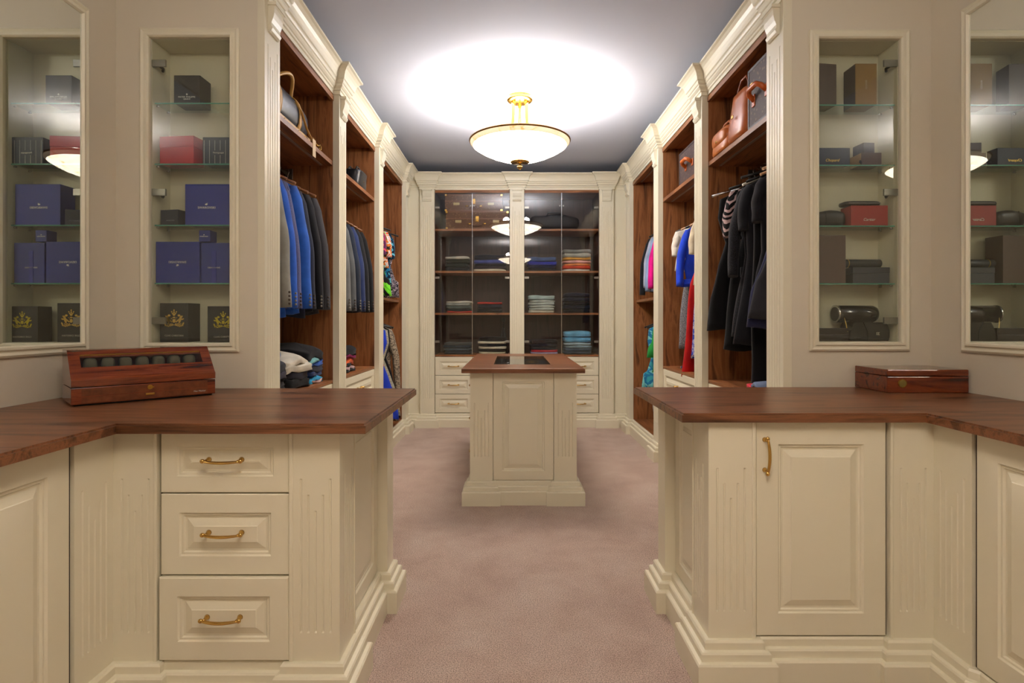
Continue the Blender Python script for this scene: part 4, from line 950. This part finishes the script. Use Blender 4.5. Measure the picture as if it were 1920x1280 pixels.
pile('stack in the middle left bay', -1.38, 4.28, ZBASE+.001, .34, .30, [('1c2024', .024, 'folded black shirt'), ('c8a8b0', .026, 'folded pink and white shirt'), ('26303a', .024, 'folded slate shirt'), ('e0622c', .030, 'folded orange shirt'), ('b02c3c', .020, 'folded red shirt'), ('8a1c58', .020, 'folded magenta shirt'), ('17191f', .055, 'folded black sweater')], R(90), 24, mess=1)
pile('pink stack on the nearest right base', 1.42, 3.02, ZBASE+.001, .22, .24, [('d03a4c', .030, 'folded coral pink shirt'), ('6c7c9c', .024, 'folded grey blue shirt')], R(90), 25, mess=1)
def scarf(label, x, y, z, m_, seed):
    rnd = random.Random(seed); rt = thing('scarf', label, 'scarf', (x, y, z), rnd.uniform(0, 2))
    MB().ell((0, 0, .016), (.07, .045, .016), 28, 10, .9, fn=lambda p: [p[0]*(1+.15*math.sin(p[1]*90)), p[1]+.01*math.sin(p[0]*70), max(-.015, p[2]*(1+.5*math.sin(p[0]*110+seed)))]).build('cloth', m_, rt)
    return rt
scarf('blue and white patterned scarf crumpled on the base of the middle right bay', 1.43, 4.50, ZBASE+.001, fabric('4a86c0', .8, 'multi', '4a86c0,1c2a50,c0d0e0', 40), 3)
scarf('grey and black scarf crumpled under the red dress', 1.42, 4.36, ZBASE+.001, fabric('8a8e98', .8, 'multi', '8a8e98,1c1c20,c8c8d0', 40), 4)

# ------------------------------------------------------------------ bags
TAN = card('c79a55', .4); SLATE = card('2e3440', .32); ORG = card('b05a22', .3, coat=.2); BLK = card('141416', .3)
def strap_arc(x, y0, y1, z0, h, r=.008, n=12, lean=0):
    return [(x+lean*math.sin(PI*i/n), y0+(y1-y0)*i/n, z0+h*math.sin(PI*i/n)**.6) for i in range(n+1)]
sb_ = thing('duffel_bag', 'slate blue duffel bag with tan leather handles and tag on top left shelf', 'bag', (-1.36, 3.10, ZS[2]+.001))
ring_r = [.05, .09, .115, .125, .128, .128, .125, .115, .09, .05]; ys_ = [-.33, -.325, -.30, -.2, -.08, .08, .2, .30, .325, .33]
rings = [[(math.copysign(abs(math.cos(2*PI*k/24))**.8, math.cos(2*PI*k/24))*r*1.05, y, .128+math.copysign(abs(math.sin(2*PI*k/24))**.8, math.sin(2*PI*k/24))*r) for k in range(24)] for y, r in zip(ys_, ring_r)]
MB().loft(rings).build('body', SLATE, sb_)
for yy in (-.14, .14):
    rr = []
    for y_, rad in ((yy-.018, .130), (yy-.018, .1345), (yy+.018, .1345), (yy+.018, .130)):
        rr.append([(math.copysign(abs(math.cos(2*PI*k/24))**.8, math.cos(2*PI*k/24))*rad*1.05, y_, .1285+math.copysign(abs(math.sin(2*PI*k/24))**.8, math.sin(2*PI*k/24))*rad*.995) for k in range(24)])
    MB().loft(rr, 0, True, False).build('strap', TAN, sb_)
MB().box(.10, -.30, .012, .138, .30, .050, 0, .006).build('corner_trim', TAN, sb_)
for xx, ln in ((.075, .06), (-.06, 0)):
    MB().tube(strap_arc(xx, -.14, .14, .19, .12, lean=ln), .010, 8).build('handle', TAN, sb_)
MB().tube([(.0, -.29, .24), (.0, 0, .2555), (.0, .29, .24)], .004, 6).build('zip', M['gold'], sb_)
MB().tube([(.12, .10, .20), (.145, .14, .15), (.15, .20, .08), (.155, .26, .04), (.17, .30, .02)], .009, 8, 0, .5).build('loose_strap', TAN, sb_)
MB().box(.176, .22, -.075, .180, .27, .03, 0, .002).build('luggage_tag', card('cdb084', .5), sb_, 'pale leather luggage tag hanging over the shelf edge')
MB().tube([(.178, .245, .03), (.165, .26, .045), (.15, .26, .05)], .004, 6).build('tag_loop', TAN, sb_)
tor = [(.175, .36+.016*math.cos(2*PI*i/14), .018+.016*math.sin(2*PI*i/14)) for i in range(15)]
MB().tube(tor, .003, 6).tube([(.165, .30, .02), (.175, .345, .018)], .006, 6).build('ring', M['gold'], sb_)
for yy in (-.2, -.1, .1, .2): MB().ell((.141, yy, .03), (.004, .007, .007), 8, 5).build('stud', M['gold'], sb_)
def soft_bag(name, label, loc, rz, L_, W_, H_, mat, hmat, taper=.7, flap=True):
    rt = thing(name, label, 'bag', loc, rz)
    rings = []
    for i in range(9):
        t = i/8; s_ = 1-(1-taper)*t**1.4; q = .9+.1*math.sin(PI*min(1, t*1.6))
        if i == 0: s_ *= .94
        rings.append([(math.copysign(abs(math.cos(2*PI*k/28))**.45, math.cos(2*PI*k/28))*L_/2*(1-(1-taper)*.25*t)*q+.003*math.sin(k*3+i), math.copysign(abs(math.sin(2*PI*k/28))**.6, math.sin(2*PI*k/28))*W_/2*s_, H_*t) for k in range(28)])
    MB().loft(rings).build('body', mat, rt)
    if flap: MB().ell((0, -W_*.30, H_*.62), (L_*.40, W_*.22, H_*.34), 20, 10, .6).build('flap', mat, rt)
    for sy in (-1, 1): MB().tube([(-L_*.25, sy*W_*.28, H_*.8), (-L_*.24, sy*W_*.22, H_*1.12), (-L_*.12, sy*W_*.2, H_*1.3), (L_*.12, sy*W_*.2, H_*1.3), (L_*.24, sy*W_*.22, H_*1.12), (L_*.25, sy*W_*.28, H_*.8)], .007, 8).build('handle', hmat, rt)
    MB().tube([(-L_*.44, 0, H_+.002), (0, 0, H_+.004), (L_*.44, 0, H_+.002)], .004, 6).build('zip', M['clip'], rt)
    MB().box(-.012, -W_*.53, H_*.45, .012, -W_*.505, H_*.52, 0, .002).build('clasp', M['gold'], rt)
    return rt
soft_bag('handbag', 'grey-black quilted handbag with zips at the front of the middle left shelf', (-1.36, 4.08, ZS[2]+.001), R(90), .32, .20, .24, card('33373c', .35), BLK)
bb = thing('box_bag', 'hard black box bag at the back of the middle left shelf', 'bag', (-1.46, 4.46, ZS[2]+.001), R(90))
MB().box(-.12, -.08, 0, .12, .08, .235, 0, .012).build('body', BLK, bb); MB().box(-.121, -.081, .17, .121, .081, .176, 0, .001).build('seam', M['clip'], bb); MB().tube([(-.05, 0, .233), (-.045, 0, .262), (.045, 0, .262), (.05, 0, .233)], .006, 8).build('handle', BLK, bb)
soft_bag('handbag', 'slouchy black tote at the far end of the middle left shelf', (-1.27, 4.52, ZS[2]+.001), R(90), .28, .14, .14, card('1b1b20', .3), BLK, 1.15, False)
soft_bag('handbag', 'orange leather handbag with gold clasp on the top right shelf', (1.40, 3.27, ZS[2]+.001), R(-90), .30, .22, .28, ORG, card('8a4018', .35), .72, False)
soft_bag('handbag', 'low tan leather pouch bag at the far end of the top right shelf', (1.40, 3.53, ZS[2]+.001), R(-90), .30, .22, .15, card('b8641f', .35), ORG, .8)
def hardcase(name, label, loc, rz, L_, W_, H_, mat, edge, hm, cat='suitcase', studs=True):
    rt = thing(name, label, cat, loc, rz)
    MB().box(-L_/2, -W_/2, 0, L_/2, W_/2, H_, 0, .006).build('body', mat, rt)
    for z in (0, H_-.016): frame = MB().box(-L_/2-.002, -W_/2-.002, z, L_/2+.002, -W_/2+.012, z+.016, 0, .002).box(-L_/2-.002, W_/2-.012, z, L_/2+.002, W_/2+.002, z+.016, 0, .002); frame.build('edge_binding', edge, rt)
    for x in (-L_/2-.002, L_/2-.014): MB().box(x, -W_/2-.003, 0, x+.016, W_/2+.003, H_, 0, .002).build('end_binding', edge, rt)
    MB().tube([(-.075, -W_/2, H_*.42), (-.070, -W_/2-.030, H_*.50), (-.045, -W_/2-.042, H_*.55), (.045, -W_/2-.042, H_*.55), (.070, -W_/2-.030, H_*.50), (.075, -W_/2, H_*.42)], .014, 10, 0, 1).build('handle', hm, rt)
    for x in (-.078, .078): MB().box(x-.018, -W_/2-.006, H_*.32, x+.018, -W_/2+.001, H_*.52, 0, .003).build('handle_mount', hm, rt)
    for x in (-L_*.33, L_*.33): MB().box(x-.016, -W_/2-.006, H_*.62, x+.016, -W_/2+.001, H_*.74, 0, .002).build('latch', M['gold'], rt)
    return rt
MONO = fabric('4b3b3a', .5, 'dots', '6e584a', 38)
hardcase('suitcase', 'brown monogram canvas case with orange leather handle on the top right shelf', (1.42, 2.955, ZS[2]+.001), R(-90), .30, .22, .33, MONO, card('3e302e', .5), card('c05a20', .35))
hardcase('suitcase', 'small brown hard suitcase with orange handle on the middle right shelf', (1.42, 4.17, ZS[2]+.001), R(-90), .50, .20, .26, MONO, card('3a2a26', .5), card('c8641e', .35))
def trunk(label, x, y, z, L_, H_):
    rt = thing('trunk', label, 'trunk', (x, y, z)); W_ = .34
    MB().box(-L_/2, -W_/2, 0, L_/2, W_/2, H_, 0, .004).build('body', fabric('6a4a34', .5, 'dots', '8a6848', 45), rt)
    for z_ in (0, H_*.55, H_-.014): MB().box(-L_/2-.002, -W_/2-.003, z_, L_/2+.002, -W_/2+.01, z_+.012, 0, .001).build('edge_binding', card('7a4a28', .4), rt)
    for sx in (-1, 1):
        for z_ in (0.0, H_-.022): MB().box(sx*(L_/2-.010)-.013, -W_/2-.006, z_, sx*(L_/2-.010)+.013, -W_/2+.01, z_+.022, 0, .002).build('brass_corner', M['gold'], rt)
        MB().box(sx*L_*.30-.035, -W_/2-.005, H_*.36, sx*L_*.30+.035, -W_/2-.001, H_*.50, 0, .001).build('name_plate', card('b8a06a', .4), rt)
        MB().ell((sx*L_*.12, -W_/2-.006, H_*.30), (.022, .006, .010), 10, 6).build('catch', M['gold'], rt)
    MB().box(-.020, -W_/2-.010, H_*.40, .020, -W_/2-.001, H_*.72, 0, .003).ell((0, -W_/2-.010, H_*.48), (.014, .005, .014), 10, 6).build('lock', M['gold'], rt)
    MB().tube([(-.05, -W_/2-.004, H_*.25), (-.045, -W_/2-.020, H_*.17), (.045, -W_/2-.020, H_*.17), (.05, -W_/2-.004, H_*.25)], .005, 8).build('handle', card('5a3420', .4), rt)
trunk('brown trunk with brass lock, lower of the two stacked in the glazed cupboard', -.40, DB-.02, ZS[2]+.001, .72, .205)
trunk('brown trunk with brass lock, upper of the two stacked in the glazed cupboard', -.44, DB-.02, ZS[2]+.207, .66, .195)
db = thing('duffel_bag', 'soft black duffel lying on the top shelf of the glazed cupboard', 'bag', (.50, DB, ZS[2]+.001))
MB().ell((0, 0, .095), (.29, .15, .094), 32, 14, .6, fn=lambda p: [p[0], p[1]+.006*math.sin(p[0]*26), p[2]+(.012*math.sin(p[0]*19+1) if p[2] > 0 else 0)]).build('body', card('17171c', .6), db)
MB().tube([(-.1, -.12, .15), (-.08, -.13, .20), (.08, -.13, .19), (.1, -.12, .15)], .009, 8).build('handle', BLK, db)
tp_ = thing('tripod', 'small black folding tripod standing on the bottom shelf of the glazed cupboard', 'tripod', (-.10, 6.60, ZBASE+.001))
for k in range(3):
    a = 2*PI*k/3+.6; MB().tube([(.012*math.cos(a), .012*math.sin(a), .30), (.055*math.cos(a), .055*math.sin(a), .0)], [.008, .006], 8).build('leg', BLK, tp_)
MB().tube([(0, 0, .28), (0, 0, .40)], .008, 8).box(-.02, -.02, .38, .02, .02, .42, 0, .004).build('head', BLK, tp_)
for i, (x, y, lb) in enumerate(((-.03, 4.3, 'silver necklace laid in the tray under the island glass'), (.16, 4.5, 'gold chain laid in the tray under the island glass'))):
    tr_ = thing('necklace', lb, 'jewellery', (x, y, .876)); MB().tube([(.05*math.cos(2*PI*k/24), .08*math.sin(2*PI*k/24), .003) for k in range(25)], .003, 6).build('chain', M['chrome'] if i == 0 else M['gold'], tr_)
